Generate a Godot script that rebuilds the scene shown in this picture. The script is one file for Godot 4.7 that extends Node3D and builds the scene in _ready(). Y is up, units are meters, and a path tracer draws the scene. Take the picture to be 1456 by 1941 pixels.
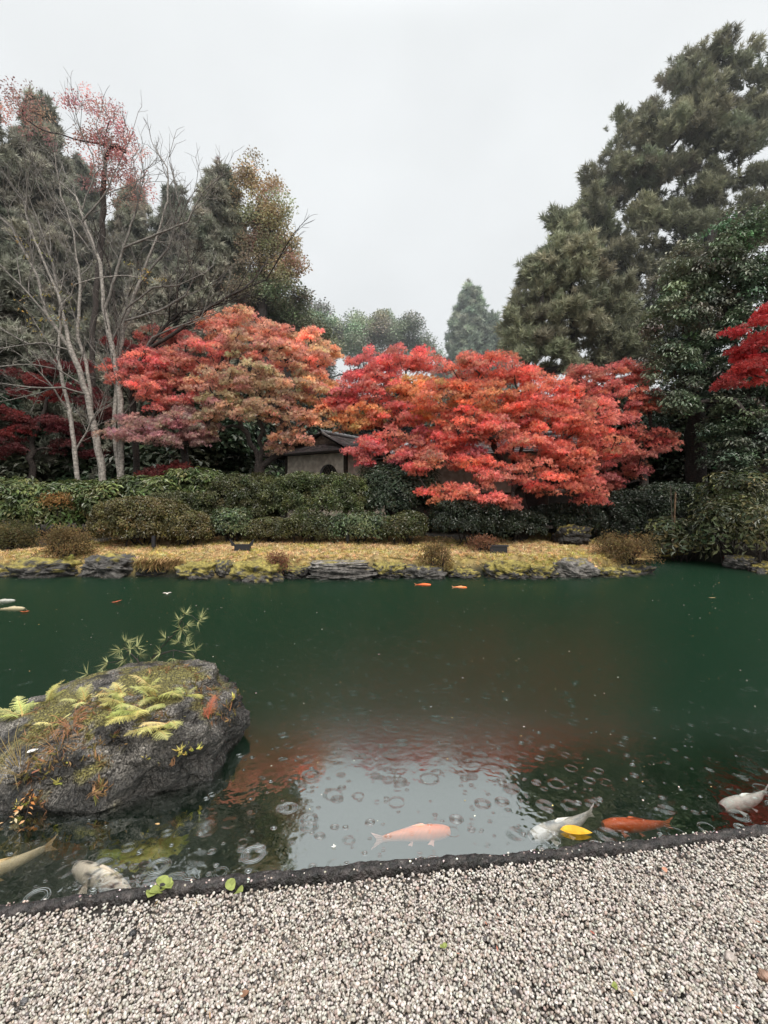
extends Node3D

# A rainy autumn garden: a gravel path and kerb in front of a koi pond, maples and a teahouse on the far bank.
# Units are metres; the near path lies at y = 0, the water at WATER.

const WATER := -0.08
const EDGE := [Vector2(-60, -5), Vector2(-24, -6), Vector2(-14, -9.0), Vector2(-8.3, -9.95), Vector2(-6.0, -10.15), Vector2(-3.2, -9.8), Vector2(-1.4, -10.1), Vector2(1.2, -10.3), Vector2(3.2, -10.1), Vector2(4.8, -10.0), Vector2(5.9, -10.6), Vector2(6.9, -12.6), Vector2(8.1, -13.5), Vector2(8.9, -12.0), Vector2(9.4, -10.8), Vector2(11.5, -8.5), Vector2(14, -4), Vector2(16, 6), Vector2(-60, 6)]

var used := {}
var M := {}
var T := {}

# ---------------------------------------------------------------- shapes

class Shape:
	var v := PackedVector3Array()
	var n := PackedVector3Array()
	var c := PackedColorArray()
	var u := PackedVector2Array()
	var i := PackedInt32Array()

	func tri(a: Vector3, b: Vector3, d: Vector3, col := Color.WHITE) -> void:
		var k := v.size()
		v.append(a)
		v.append(b)
		v.append(d)
		for x in 3:
			c.append(col)
			i.append(k + x)

	func quad(a: Vector3, b: Vector3, d: Vector3, e: Vector3, col := Color.WHITE) -> void:
		var k := v.size()
		v.append(a)
		v.append(b)
		v.append(d)
		v.append(e)
		for x in 4:
			c.append(col)
		for x in [0, 1, 2, 0, 2, 3]:
			i.append(k + x)

	func box(o: Vector3, s: Vector3, turn := Basis.IDENTITY, col := Color.WHITE) -> void:
		var h := s * 0.5
		for ax in 3:
			for sg in [-1.0, 1.0]:
				var nn := Vector3.ZERO
				nn[ax] = sg
				var p := Vector3.ZERO
				p[(ax + 1) % 3] = 1.0
				var q := Vector3.ZERO
				q[(ax + 2) % 3] = 1.0
				if sg < 0.0:
					var w := p
					p = q
					q = w
				quad(o + turn * ((nn - p - q) * h), o + turn * ((nn - p + q) * h), o + turn * ((nn + p + q) * h), o + turn * ((nn + p - q) * h), col)

	# a round bar along points, with a radius at each
	func tube(pts: PackedVector3Array, radii: PackedFloat32Array, sides: int, col := Color.WHITE) -> void:
		var m := pts.size()
		if m < 2:
			return
		while n.size() < v.size():
			n.append(Vector3.UP)
		var base := v.size()
		var t := (pts[1] - pts[0]).normalized()
		var a := t.cross(Vector3(0.31, 0.2, 0.93))
		if a.length() < 0.05:
			a = t.cross(Vector3.RIGHT)
		a = a.normalized()
		for k in m:
			var d := (pts[mini(k + 1, m - 1)] - pts[maxi(k - 1, 0)]).normalized()
			a = (a - d * a.dot(d)).normalized()
			var b := d.cross(a)
			for j in sides:
				var g := TAU * j / sides
				var o := a * cos(g) + b * sin(g)
				v.append(pts[k] + o * radii[k])
				n.append(o)
				c.append(col)
		for k in m - 1:
			for j in sides:
				var p := base + k * sides + j
				var q := base + k * sides + (j + 1) % sides
				i.append_array(PackedInt32Array([p, p + sides, q + sides, p, q + sides, q]))

	# a grid of (columns + 1) x (rows + 1) points given row by row; winding clockwise seen from the side where columns run right and rows run up
	func grid(pts: PackedVector3Array, columns: int, rows: int, cols: PackedColorArray, uvs := PackedVector2Array(), flip := false) -> void:
		var base := v.size()
		v.append_array(pts)
		c.append_array(cols)
		u.append_array(uvs)
		for r in rows:
			for q in columns:
				var a := base + r * (columns + 1) + q
				var b := a + columns + 1
				if flip:
					i.append_array(PackedInt32Array([a, a + 1, b + 1, a, b + 1, b]))
				else:
					i.append_array(PackedInt32Array([a, b, b + 1, a, b + 1, a + 1]))

	func smooth(weld := false) -> void:
		n.resize(v.size())
		n.fill(Vector3.ZERO)
		var to := {}
		var same := PackedInt32Array()
		same.resize(v.size())
		for k in v.size():
			same[k] = k
			if weld:
				var key := Vector3i((v[k] * 20000.0).round())
				if to.has(key):
					same[k] = to[key]
				else:
					to[key] = k
		for k in range(0, i.size(), 3):
			var f := (v[i[k + 2]] - v[i[k]]).cross(v[i[k + 1]] - v[i[k]])
			for x in 3:
				n[same[i[k + x]]] += f
		for k in v.size():
			n[k] = n[same[k]] if same[k] != k else n[k]
		for k in v.size():
			n[k] = n[k].normalized() if n[k].length_squared() > 0.0 else Vector3.UP

	func mesh() -> ArrayMesh:
		var arr := []
		arr.resize(Mesh.ARRAY_MAX)
		arr[Mesh.ARRAY_VERTEX] = v
		if n.size() == v.size():
			arr[Mesh.ARRAY_NORMAL] = n
		if c.size() == v.size():
			arr[Mesh.ARRAY_COLOR] = c
		if u.size() == v.size():
			arr[Mesh.ARRAY_TEX_UV] = u
		arr[Mesh.ARRAY_INDEX] = i
		var o := ArrayMesh.new()
		o.add_surface_from_arrays(Mesh.PRIMITIVE_TRIANGLES, arr)
		return o


# the branching of a tree: points, each with the one it grows from
class Skeleton:
	var p := PackedVector3Array()
	var from := PackedInt32Array()
	var open := PackedByteArray()

	func add(at: Vector3, par: int, can_branch := true) -> int:
		p.append(at)
		from.append(par)
		open.append(1 if can_branch else 0)
		return p.size() - 1

	func limb(pts: Array, par: int, step: float, wiggle: float, r: RandomNumberGenerator, bare := 0.0) -> int:
		var last := par
		var start: int = 0
		if par >= 0:
			# grow from the nearest wood already there
			var least := 0.6
			for k in p.size():
				var d := p[k].distance_to(pts[0])
				if d < least:
					least = d
					last = k
					start = 1
		if par < 0:
			last = add(pts[0], -1, false)
			start = 1
		var whole := 0.0
		var prev: Vector3 = p[last]
		for k in range(start, pts.size()):
			whole += prev.distance_to(pts[k])
			prev = pts[k]
		prev = p[last]
		var gone := 0.0
		for k in range(start, pts.size()):
			var to: Vector3 = pts[k]
			var d := prev.distance_to(to)
			var m := maxi(1, int(round(d / step)))
			for s in m:
				gone += d / m
				var q := prev.lerp(to, (s + 1.0) / m)
				if s < m - 1 or k < pts.size() - 1:
					q += Vector3(r.randfn(), r.randfn() * 0.5, r.randfn()) * wiggle
				last = add(q, last, gone >= bare * whole)
			prev = to
		return last

	func nearest(t: Vector3, climb: float) -> int:
		var best := -1
		var least := 1e9
		for k in p.size():
			if open[k] == 0:
				continue
			var dv := t - p[k]
			var d := dv.length() + maxf(0.0, -dv.y) * climb
			if d < least:
				least = d
				best = k
		return best

	func reach(t: Vector3, step: float, bow: float, wiggle: float, r: RandomNumberGenerator, climb := 0.7) -> int:
		var k := nearest(t, climb)
		var a := p[k]
		var d := a.distance_to(t)
		var dir := (a - p[from[k]]).normalized() if from[k] >= 0 else Vector3.UP
		var mid := a.lerp(t, 0.45) + dir * d * 0.16 + Vector3.UP * d * bow + Vector3(r.randfn(), r.randfn(), r.randfn()) * d * 0.06
		var m := clampi(int(round(d / step)), 2, 9)
		var last := k
		for s in m:
			var x := (s + 1.0) / m
			var q := a.lerp(mid, x).lerp(mid.lerp(t, x), x)
			if s < m - 1:
				q += Vector3(r.randfn(), r.randfn(), r.randfn()) * wiggle
			last = add(q, last)
		return last

	# a twig that forks again and again
	func sprout(k: int, dir: Vector3, long: float, depth: int, r: RandomNumberGenerator) -> void:
		var m := 4 if depth > 1 else 3
		var last := k
		var d := dir
		for s in m:
			d = (d + Vector3(r.randfn(), r.randfn(), r.randfn()) * 0.10 + Vector3.UP * 0.07).normalized()
			last = add(p[last] + d * long / m, last)
			if depth > 0 and (s > 0 or depth > 1):
				for q in (2 if r.randf() < 0.5 else 1):
					var side := d.cross(Vector3(r.randfn(), r.randfn(), r.randfn())).normalized()
					sprout(last, (d * 0.75 + side * 0.62 + Vector3.UP * 0.12).normalized(), long * r.randf_range(0.38, 0.6), depth - 1, r)

	func shape(r_base: float, r_tip: float, flare := 1.25, twig := 1.0) -> Shape:
		var s := Shape.new()
		var m := p.size()
		var kids := PackedInt32Array()
		kids.resize(m)
		for k in range(1, m):
			if from[k] >= 0:
				kids[from[k]] += 1
		var tips := PackedFloat32Array()
		tips.resize(m)
		var main := PackedInt32Array()
		main.resize(m)
		main.fill(-1)
		for k in range(m - 1, -1, -1):
			if kids[k] == 0:
				tips[k] = 1.0
			if from[k] >= 0:
				var f := from[k]
				tips[f] += tips[k]
				if main[f] < 0 or tips[main[f]] < tips[k]:
					main[f] = k
		var root_tips := maxf(2.0, tips[0])
		var power := log(root_tips) / log(maxf(1.5, r_base / r_tip))
		var rad := PackedFloat32Array()
		rad.resize(m)
		for k in m:
			rad[k] = r_tip * pow(tips[k], 1.0 / power)
		for k in m:
			var f := from[k]
			if f >= 0 and main[f] == k:
				continue
			var pts := PackedVector3Array()
			var rr := PackedFloat32Array()
			if f >= 0:
				pts.append(p[f])
				rr.append(minf(rad[f] * 0.7, rad[k] * 1.3))
			var q := k
			while q >= 0:
				pts.append(p[q])
				rr.append(rad[q] * (flare if from[q] < 0 else 1.0) * (0.6 if main[q] < 0 else 1.0))
				q = main[q]
			var most: float = rr[0]
			s.tube(pts, rr, 9 if most > 0.09 else (5 if most > 0.03 else 3), Color.WHITE * clampf(most / 0.07, twig, 1.0))
		return s


# ---------------------------------------------------------------- nodes

func numbered(called: String) -> String:
	if not used.has(called):
		used[called] = 0
		return called
	used[called] += 1
	return "%s_%03d" % [called, used[called]]


func put(called: String, mesh: Mesh, mat: Material, parent: Node = null) -> MeshInstance3D:
	var o := MeshInstance3D.new()
	o.name = numbered(called) if parent == null else called
	o.mesh = mesh
	o.material_override = mat
	(parent if parent else self).add_child(o, true)
	return o


func part(called: String, mesh: Mesh, mat: Material, parent: Node) -> MeshInstance3D:
	var k := 0
	var nm := called
	while parent.has_node(nm):
		k += 1
		nm = "%s_%03d" % [called, k]
	return put(nm, mesh, mat, parent)


func many(called: String, mesh: Mesh, mat: Material, where: Array, tint: Array, parent: Node = null) -> MultiMeshInstance3D:
	var mm := MultiMesh.new()
	mm.transform_format = MultiMesh.TRANSFORM_3D
	mm.use_colors = true
	mm.mesh = mesh
	mm.instance_count = where.size()
	for k in where.size():
		mm.set_instance_transform(k, where[k])
		mm.set_instance_color(k, tint[k])
	var o := MultiMeshInstance3D.new()
	var nm := called
	if parent:
		var k := 0
		while parent.has_node(nm):
			k += 1
			nm = "%s_%03d" % [called, k]
	o.name = nm if parent else numbered(called)
	o.multimesh = mm
	o.material_override = mat
	(parent if parent else self).add_child(o, true)
	return o


func thing(called: String, label: String, category: String, at := Vector3.ZERO, turn := 0.0, group := "") -> Node3D:
	var o := Node3D.new()
	o.name = numbered(called)
	add_child(o, true)
	o.position = at
	o.rotation.y = turn
	return tag(o, label, category, group)


func tag(o: Node3D, label: String, category: String, group := "") -> Node3D:
	o.set_meta("label", label)
	o.set_meta("category", category)
	if group:
		o.set_meta("group", group)
	return o


func kind(o: Node3D, k: String, label := "") -> Node3D:
	o.set_meta("kind", k)
	if label:
		o.set_meta("label", label)
	return o


func dice(k: int) -> RandomNumberGenerator:
	var r := RandomNumberGenerator.new()
	r.seed = k * 7919 + 13
	return r


func noise(k: int, freq: float, octaves := 4, type := FastNoiseLite.TYPE_SIMPLEX_SMOOTH) -> FastNoiseLite:
	var f := FastNoiseLite.new()
	f.seed = k
	f.noise_type = type
	f.frequency = freq
	f.fractal_type = FastNoiseLite.FRACTAL_FBM if octaves > 1 else FastNoiseLite.FRACTAL_NONE
	f.fractal_octaves = octaves
	return f


func ball(r: RandomNumberGenerator) -> Vector3:
	while true:
		var q := Vector3(r.randf_range(-1, 1), r.randf_range(-1, 1), r.randf_range(-1, 1))
		if q.length_squared() <= 1.0:
			return q
	return Vector3.ZERO


func turned(up: Vector3, spin: float, size: float) -> Basis:
	var y := up.normalized()
	var x := y.cross(Vector3(0.3, 0.1, 0.95))
	if x.length() < 0.05:
		x = y.cross(Vector3.RIGHT)
	x = x.normalized().rotated(y, spin)
	return Basis(x, y, x.cross(y)).scaled(Vector3.ONE * size)


func tone(c: Color, r: RandomNumberGenerator, light := 0.18, hue := 0.08) -> Color:
	var f := exp(r.randfn() * light)
	return Color(c.r * f * (1.0 + r.randfn() * hue), c.g * f * (1.0 + r.randfn() * hue), c.b * f)


# ---------------------------------------------------------------- materials

func noise_texture(k: int, freq: float, octaves: int, low: Color, high: Color, size := 512, bend := false) -> NoiseTexture2D:
	var t := NoiseTexture2D.new()
	t.width = size
	t.height = size
	t.seamless = true
	t.noise = noise(k, freq, octaves)
	if bend:
		t.as_normal_map = true
		t.bump_strength = 6.0
	else:
		var g := Gradient.new()
		g.set_color(0, low)
		g.set_color(1, high)
		g.set_offset(0, 0.25)
		g.set_offset(1, 0.75)
		t.color_ramp = g
	return t


func plain(col: Color, rough: float, spec := 0.5) -> StandardMaterial3D:
	var m := StandardMaterial3D.new()
	m.albedo_color = col.linear_to_srgb()
	m.roughness = rough
	m.metallic_specular = spec
	m.vertex_color_use_as_albedo = true
	return m


func leafy(called: String, through: float, rough: float, spec := 0.4) -> StandardMaterial3D:
	var m := plain(Color.WHITE, rough, spec)
	m.resource_name = called
	if through > 0.0:
		m.backlight_enabled = true
		m.backlight = Color(through * 2.0, through * 2.0, through * 2.0).linear_to_srgb()
	return m


func rough_stone(called: String, grain: float, relief: float, rough: float, col := Color.WHITE) -> StandardMaterial3D:
	var m := plain(Color.WHITE, rough, 0.5)
	m.resource_name = called
	m.albedo_color = col.linear_to_srgb()
	m.albedo_texture = T.mottle
	m.heightmap_enabled = true
	m.heightmap_texture = T.grain
	m.heightmap_scale = relief
	m.uv1_triplanar = true
	m.uv1_world_triplanar = true
	m.uv1_scale = Vector3.ONE * grain
	return m


func make_materials() -> void:
	T.mottle = noise_texture(3, 0.012, 6, Color(0.62, 0.62, 0.62), Color(1, 1, 1))
	T.soft = noise_texture(8, 0.01, 4, Color(0.86, 0.85, 0.84), Color(1, 1, 1))
	T.pits = noise_texture(11, 0.06, 6, Color(0.22, 0.21, 0.20), Color(1, 1, 1))
	T.grain = noise_texture(5, 0.02, 7, Color(0, 0, 0), Color(1, 1, 1))
	T.grain2 = noise_texture(9, 0.05, 5, Color(0, 0, 0), Color(1, 1, 1))
	M.maple = leafy("maple_leaves", 0.5, 0.45, 0.4)
	M.leaf = leafy("evergreen_leaves", 0.14, 0.36, 0.5)
	M.needle = leafy("conifer_needles", 0.25, 0.6, 0.3)
	M.dry = leafy("dry_grass", 0.2, 0.8, 0.2)
	M.fern = leafy("fern_fronds", 0.25, 0.55, 0.35)
	M.bark = rough_stone("dark_bark", 2.0, 1.2, 0.85, Color(0.055, 0.042, 0.036))
	M.pale_bark = rough_stone("pale_bark", 1.6, 0.5, 0.8, Color(0.36, 0.325, 0.29))
	M.rock = rough_stone("garden_rock", 1.3, 2.0, 0.8)
	M.wet_rock = rough_stone("wet_rock", 2.4, 2.6, 0.6)
	M.wet_rock.albedo_texture = T.pits
	M.kerb = rough_stone("kerb_concrete", 5.0, 0.9, 0.55)
	M.soil = rough_stone("soil", 0.6, 2.0, 0.95)
	M.pebble = plain(Color.WHITE, 0.42, 0.5)
	M.koi = plain(Color.WHITE, 0.4, 0.5)
	M.plaster = rough_stone("wall_plaster", 0.5, 0.1, 0.9)
	M.timber = rough_stone("weathered_timber", 1.0, 0.3, 0.75)
	M.roof = rough_stone("bark_shingle", 3.0, 0.8, 0.8)
	M.tile = rough_stone("grey_roof_tile", 2.0, 0.2, 0.4)


# ---------------------------------------------------------------- the setting

func sky_texture() -> ImageTexture:
	var w := 512
	var h := 256
	var im := Image.create(w, h, false, Image.FORMAT_RGBF)
	var big := noise(21, 0.9, 4)
	var fine := noise(22, 2.6, 4)
	for y in h:
		var up := PI * (0.5 - (y + 0.5) / h)
		for x in w:
			var g := TAU * (x + 0.5) / w
			var d := Vector3(cos(up) * cos(g), sin(up), cos(up) * sin(g))
			var q := Vector3(d.x, d.y * 1.7, d.z)
			var cl := big.get_noise_3dv(q) * 0.10 + fine.get_noise_3dv(q * 1.3) * 0.035
			var high := clampf((d.y - 0.70) / 0.3, 0.0, 1.0)
			var e := (0.405 + cl * 0.5) * (1.0 + 2.9 * high * high * (3.0 - 2.0 * high))
			im.set_pixel(x, y, Color(e * 0.965, e * 0.995, e * 1.01))
	return ImageTexture.create_from_image(im)


func edge_distance(x: float, z: float) -> float:
	var q := Vector2(x, z)
	var least := 1e9
	for k in EDGE.size() - 3:
		var a: Vector2 = EDGE[k]
		var b: Vector2 = EDGE[k + 1]
		least = minf(least, q.distance_squared_to(Geometry2D.get_closest_point_to_segment(q, a, b)))
	var d := sqrt(least)
	return -d if Geometry2D.is_point_in_polygon(q, PackedVector2Array(EDGE)) else d


var ground_noise := noise(31, 0.35, 4)


func ground_height(x: float, z: float) -> float:
	var d := edge_distance(x, z)
	if d <= 0.0:
		return WATER - minf(0.75, -d * 1.2)
	var bump := ground_noise.get_noise_2d(x, z) * 0.10
	if d < 0.35:
		return lerpf(WATER, 0.27 + bump * 0.5, d / 0.35)
	if d < 3.3:
		return lerpf(0.27, 0.53, (d - 0.35) / 2.95) + bump * 0.6
	if d < 9.0:
		return lerpf(0.53, 0.95, (d - 3.3) / 5.7) + bump
	return minf(0.95 + (d - 9.0) * 0.07, 4.5) + bump * 1.5


func lawn_share(x: float, z: float, d: float) -> float:
	# how far the ground is the tan winter lawn: a strip along the far edge
	var wide := 3.1 + ground_noise.get_noise_2d(x * 1.7 + 40.0, z) * 0.8
	if x < -6.5:
		wide -= (-6.5 - x) * 0.5
	if x > 5.6:
		wide -= (x - 5.6) * 3.0
	return clampf((wide - d) / 0.5, 0.0, 1.0)


func build_ground() -> void:
	var s := Shape.new()
	var xs := []
	var x := -150.0
	while x < 150.0:
		xs.append(x)
		x += 0.28 if absf(x) < 13.0 else (1.0 if absf(x) < 40.0 else 8.0)
	var zs := []
	var z := -150.0
	while z < -1.5:
		zs.append(z)
		z += 0.25 if z > -18.0 else (1.0 if z > -45.0 else 7.0)
	zs.append(-1.5)
	var pts := PackedVector3Array()
	var cols := PackedColorArray()
	var mix := noise(33, 1.3, 3)
	for zz in zs:
		for xx in xs:
			pts.append(Vector3(xx, ground_height(xx, zz), zz))
			var d := edge_distance(xx, zz)
			var soil := Color(0.045, 0.036, 0.024)
			var lawn := Color(0.36, 0.25, 0.11).lerp(Color(0.30, 0.25, 0.07), clampf(0.5 + mix.get_noise_2d(xx, zz), 0, 1))
			cols.append(soil.lerp(lawn, lawn_share(xx, zz, d)) if d > 0.1 else Color(0.03, 0.035, 0.02))
	s.grid(pts, xs.size() - 1, zs.size() - 1, cols, PackedVector2Array(), true)
	s.smooth()
	kind(put("ground", s.mesh(), M.soil), "structure", "earth bank rising from the pond to the wood behind the teahouse")


# the near side: rings that raindrops make, as relief of the water
func ring_image(w: int, h: int, metres: float, count: int, k: int, wrap: bool, rain: bool) -> Image:
	var r := dice(k)
	var px := w / metres
	var f := PackedFloat32Array()
	f.resize(w * h)
	f.fill(0.0)
	for q in count:
		var cx := r.randf() * w
		var cy := r.randf() * h
		var big := r.randf()
		var rad := (0.007 + 0.050 * big * big * big) * px
		var lam := (0.0068 + 0.003 * r.randf()) * px
		var amp := (0.16 + 0.8 * pow(r.randf(), 2.0)) * (1.0 - 0.6 * big)
		var waves: int = [1, 1, 2, 2, 3, 4][r.randi() % 6]
		var inner := maxf(0.0, rad - lam * waves)
		var reach := int(rad + lam * 2.0) + 1
		for yy in range(int(cy) - reach, int(cy) + reach + 1):
			if not wrap and (yy < 0 or yy >= h):
				continue
			for xx in range(int(cx) - reach, int(cx) + reach + 1):
				if not wrap and (xx < 0 or xx >= w):
					continue
				var dx := xx - cx
				var dy := yy - cy
				var d := sqrt(dx * dx + dy * dy)
				if d > rad + lam or d < inner - lam:
					continue
				var env := smoothstep(inner - lam, inner + lam * 0.5, d) * (1.0 - smoothstep(rad - lam * 0.3, rad + lam, d))
				f[posmod(yy, h) * w + posmod(xx, w)] += amp * env * cos((d - rad) / lam * TAU)
	var chop := noise(k + 5, 0.02, 3)
	for yy in h:
		for xx in w:
			# blended over the seam so that the tile repeats without a line
			var t := clampf((xx - w * 0.85) / (w * 0.15), 0.0, 1.0)
			var q := clampf((yy - h * 0.85) / (h * 0.15), 0.0, 1.0)
			var g := lerpf(lerpf(chop.get_noise_2d(xx, yy), chop.get_noise_2d(xx - w, yy), t), lerpf(chop.get_noise_2d(xx, yy - h), chop.get_noise_2d(xx - w, yy - h), t), q)
			f[yy * w + xx] += g * 0.35
	var im := Image.create_from_data(w, h, false, Image.FORMAT_RF, f.to_byte_array())
	return im


const FAR_MIRROR := 0.33


func build_water() -> void:
	# calm near the kerb; farther out the drizzle has roughened it
	var tile := 5.0
	var rings := ImageTexture.create_from_image(ring_image(2048, 2048, tile, 2700, 4, true, true))
	var calm := Image.create(4, 512, false, Image.FORMAT_RF)
	for y in 512:
		var zz := 1.6 + tile * (y + 0.5) / 512.0
		for x in 4:
			calm.set_pixel(x, y, Color(lerpf(0.05, 0.62, smoothstep(2.5, 3.6, zz)), 0, 0))
	# reflections are weakened away from the kerb by a ramp painted in alpha
	var mirror_fade := Image.create(4, 512, false, Image.FORMAT_RGBA8)
	for y in 512:
		var zz := 1.6 + tile * (y + 0.5) / 512.0
		for x in 4:
			mirror_fade.set_pixel(x, y, Color(1, 1, 1, lerpf(1.0, FAR_MIRROR, smoothstep(2.5, 3.8, zz))))
	var o := Node3D.new()
	o.name = "pond_water"
	add_child(o)
	kind(o, "structure", "dark green pond water ringed by raindrops")
	for st in [[-1.6, -1.6 - tile, ImageTexture.create_from_image(calm), ImageTexture.create_from_image(mirror_fade)], [-1.6 - tile, -15.6, null, null]]:
		var m := StandardMaterial3D.new()
		m.resource_name = "water"
		m.transparency = BaseMaterial3D.TRANSPARENCY_ALPHA
		m.albedo_color = Color(0.93, 0.95, 0.94, 0.47 if st[2] else 0.47 * FAR_MIRROR)
		m.metallic = 1.0
		m.roughness = 0.4 if st[2] else 0.4 * 0.62
		m.roughness = maxf(m.roughness, 0.251)
		m.heightmap_enabled = true
		m.heightmap_texture = rings
		m.heightmap_scale = 0.16
		m.roughness_texture = st[2]
		m.albedo_texture = st[3]
		var s := Shape.new()
		for q in [Vector2(-60, st[0]), Vector2(-60, st[1]), Vector2(20, st[1]), Vector2(20, st[0])]:
			s.v.append(Vector3(q.x, WATER, q.y))
			s.n.append(Vector3.UP)
			s.u.append(Vector2(q.x / tile, (-q.y - 1.6) / tile))
		s.i = PackedInt32Array([0, 1, 2, 0, 2, 3])
		part("water_surface", s.mesh(), m, o)
	var murk := FogVolume.new()
	murk.name = "murky_water"
	murk.shape = RenderingServer.FOG_VOLUME_SHAPE_BOX
	murk.size = Vector3(44, 0.62, 14.5)
	murk.position = Vector3(-6, WATER - 0.006 - 0.31, -1.6 - 7.25)
	var fm := FogMaterial.new()
	fm.albedo = Color(0.017, 0.082, 0.036).linear_to_srgb()
	fm.density = 3.2
	murk.material = fm
	add_child(murk)
	kind(murk, "structure", "cloudy green depth of the koi pond")


func pebble(k: int) -> ArrayMesh:
	var r := dice(k)
	var s := Shape.new()
	var sq := Vector3(1.0, r.randf_range(0.55, 0.75), r.randf_range(0.6, 0.85))
	var nz := noise(k, 0.9, 2)
	var cols := 8
	var rows := 5
	var pts := PackedVector3Array()
	var cc := PackedColorArray()
	for a in rows + 1:
		var up := PI * (float(a) / rows - 0.5)
		for b in cols + 1:
			var g := TAU * (b % cols) / cols
			var d := Vector3(cos(up) * cos(g), sin(up), -cos(up) * sin(g))
			pts.append(d * sq * (1.0 + 0.22 * nz.get_noise_3dv(d * 1.4)))
			cc.append(Color.WHITE)
	s.grid(pts, cols, rows, cc, PackedVector2Array(), false)
	s.smooth(true)
	return s.mesh()


const KERB_AT := Vector3(0, 0, -1.957)
const KERB_SLOPE := -0.127


func kerb_z(x: float) -> float:
	return KERB_AT.z + KERB_SLOPE * x + sin(x * 2.3) * 0.008


func build_near_side() -> void:
	var s := Shape.new()
	var far := PackedVector3Array()
	var cc := PackedColorArray()
	var n := 40
	for row in 2:
		for k in n + 1:
			var x := lerpf(-14.0, 14.0, float(k) / n)
			far.append(Vector3(x * (1.0 if row else 12.0), -0.022, kerb_z(x) - 0.02 if row else 150.0))
			cc.append(Color(0.10, 0.088, 0.078))
	s.grid(far, n, 1, cc)
	s.smooth()
	kind(put("path", s.mesh(), M.soil), "structure", "dark earth under the gravel in front of the pond")
	# kerb: a low rounded edging of old concrete, pitted, with stones in it
	var g := Shape.new()
	var prof := [Vector2(0.0, -0.06), Vector2(0.0, -0.012), Vector2(0.006, 0.012), Vector2(0.02, 0.020), Vector2(0.036, 0.024), Vector2(0.052, 0.025), Vector2(0.068, 0.023), Vector2(0.082, 0.017), Vector2(0.092, 0.004), Vector2(0.097, -0.03), Vector2(0.1, -0.07), Vector2(0.1, -0.1), Vector2(0.1, -0.4), Vector2(0.1, -0.8)]
	var nz := noise(41, 9.0, 4)
	var nw := noise(42, 1.2, 3)
	var cols := 620
	var pts := PackedVector3Array()
	var kc := PackedColorArray()
	for row in prof.size():
		for k in cols + 1:
			var x := lerpf(-4.2, 4.2, float(k) / cols)
			if absf(x) > 4.19:
				x *= 2.4
			var q: Vector2 = prof[row]
			var w := 0.010 * nz.get_noise_3d(x, q.x * 1.5, q.y * 1.5) + 0.012 * nw.get_noise_2d(x, 3.0)
			var sc := 0.56 + 0.07 * nw.get_noise_2d(x * 1.5, 9.0)
			pts.append(Vector3(x, (q.y + w) if row > 0 and row < 12 else q.y, kerb_z(x) - q.x * sc - w * 0.8))
			var t := clampf(0.5 + nz.get_noise_3d(x * 2.0, q.x * 4.0, 5.0) * 1.4, 0, 1)
			kc.append(Color(0.018, 0.016, 0.015).lerp(Color(0.10, 0.085, 0.08), t * t))
	g.grid(pts, cols, prof.size() - 1, kc)
	g.smooth()
	var kb := kind(put("kerb", g.mesh(), M.kerb), "structure", "dark pitted concrete kerb between gravel and pond")
	var r := dice(5)
	var where := []
	var tint := []
	for k in 420:
		var x := r.randf_range(-3.4, 3.4)
		var t := r.randf_range(0.008, 0.046)
		var y := 0.0225 - pow((t - 0.028) / 0.03, 2.0) * 0.018 + 0.012 * nw.get_noise_2d(x, 3.0)
		where.append(Transform3D(turned(Vector3(r.randfn() * 0.5, 1, r.randfn() * 0.5), r.randf() * TAU, r.randf_range(0.003, 0.0065)), Vector3(x, y, kerb_z(x) - t)))
		tint.append(tone([Color(0.42, 0.36, 0.31), Color(0.22, 0.17, 0.15), Color(0.5, 0.46, 0.42)][r.randi() % 3], r, 0.3))
	kind(many("embedded_stones", pebble(3), M.pebble, where, tint, kb), "stuff")
	# gravel
	where = []
	tint = []
	var bed := noise(44, 1.1, 3)
	var kinds := [Color(0.405, 0.368, 0.329), Color(0.321, 0.281, 0.240), Color(0.503, 0.468, 0.424), Color(0.238, 0.194, 0.165), Color(0.076, 0.067, 0.063), Color(0.432, 0.394, 0.354), Color(0.335, 0.267, 0.222)]
	for k in 350000:
		var x := r.randf_range(-3.6, 3.6)
		var z := r.randf_range(-2.55, -0.75)
		var lim := kerb_z(x) + 0.003
		if z < lim or absf(x) > 0.9 - z * 1.05:
			continue
		var near_kerb := smoothstep(0.32, 0.0, z - lim)
		if r.randf() < near_kerb * 0.4 + clampf(bed.get_noise_2d(x * 3.0, z * 3.0) * 0.5, 0.0, 0.3):
			continue
		var size := r.randf_range(0.0038, 0.0080) * (1.3 if r.randf() < 0.06 else 1.0)
		var y := r.randf_range(-0.021, 0.003) + 0.006 * bed.get_noise_2d(x, z)
		where.append(Transform3D(turned(Vector3(r.randfn() * 0.45, 1, r.randfn() * 0.45), r.randf() * TAU, size), Vector3(x, y, z)))
		var pick := r.randi() % 12
		var col: Color = kinds[pick] if pick < 7 else kinds[[0, 2, 5, 0, 1][pick - 7]]
		tint.append(tone(col, r, 0.12, 0.03))
	var half := where.size() / 2
	var o := Node3D.new()
	o.name = "gravel"
	add_child(o)
	kind(o, "stuff", "pale crushed gravel covering the ground in front of the pond")
	kind(many("pebbles", pebble(1), M.pebble, where.slice(0, half), tint.slice(0, half), o), "stuff")
	kind(many("pebbles", pebble(2), M.pebble, where.slice(half), tint.slice(half), o), "stuff")


# ---------------------------------------------------------------- leaves

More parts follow.
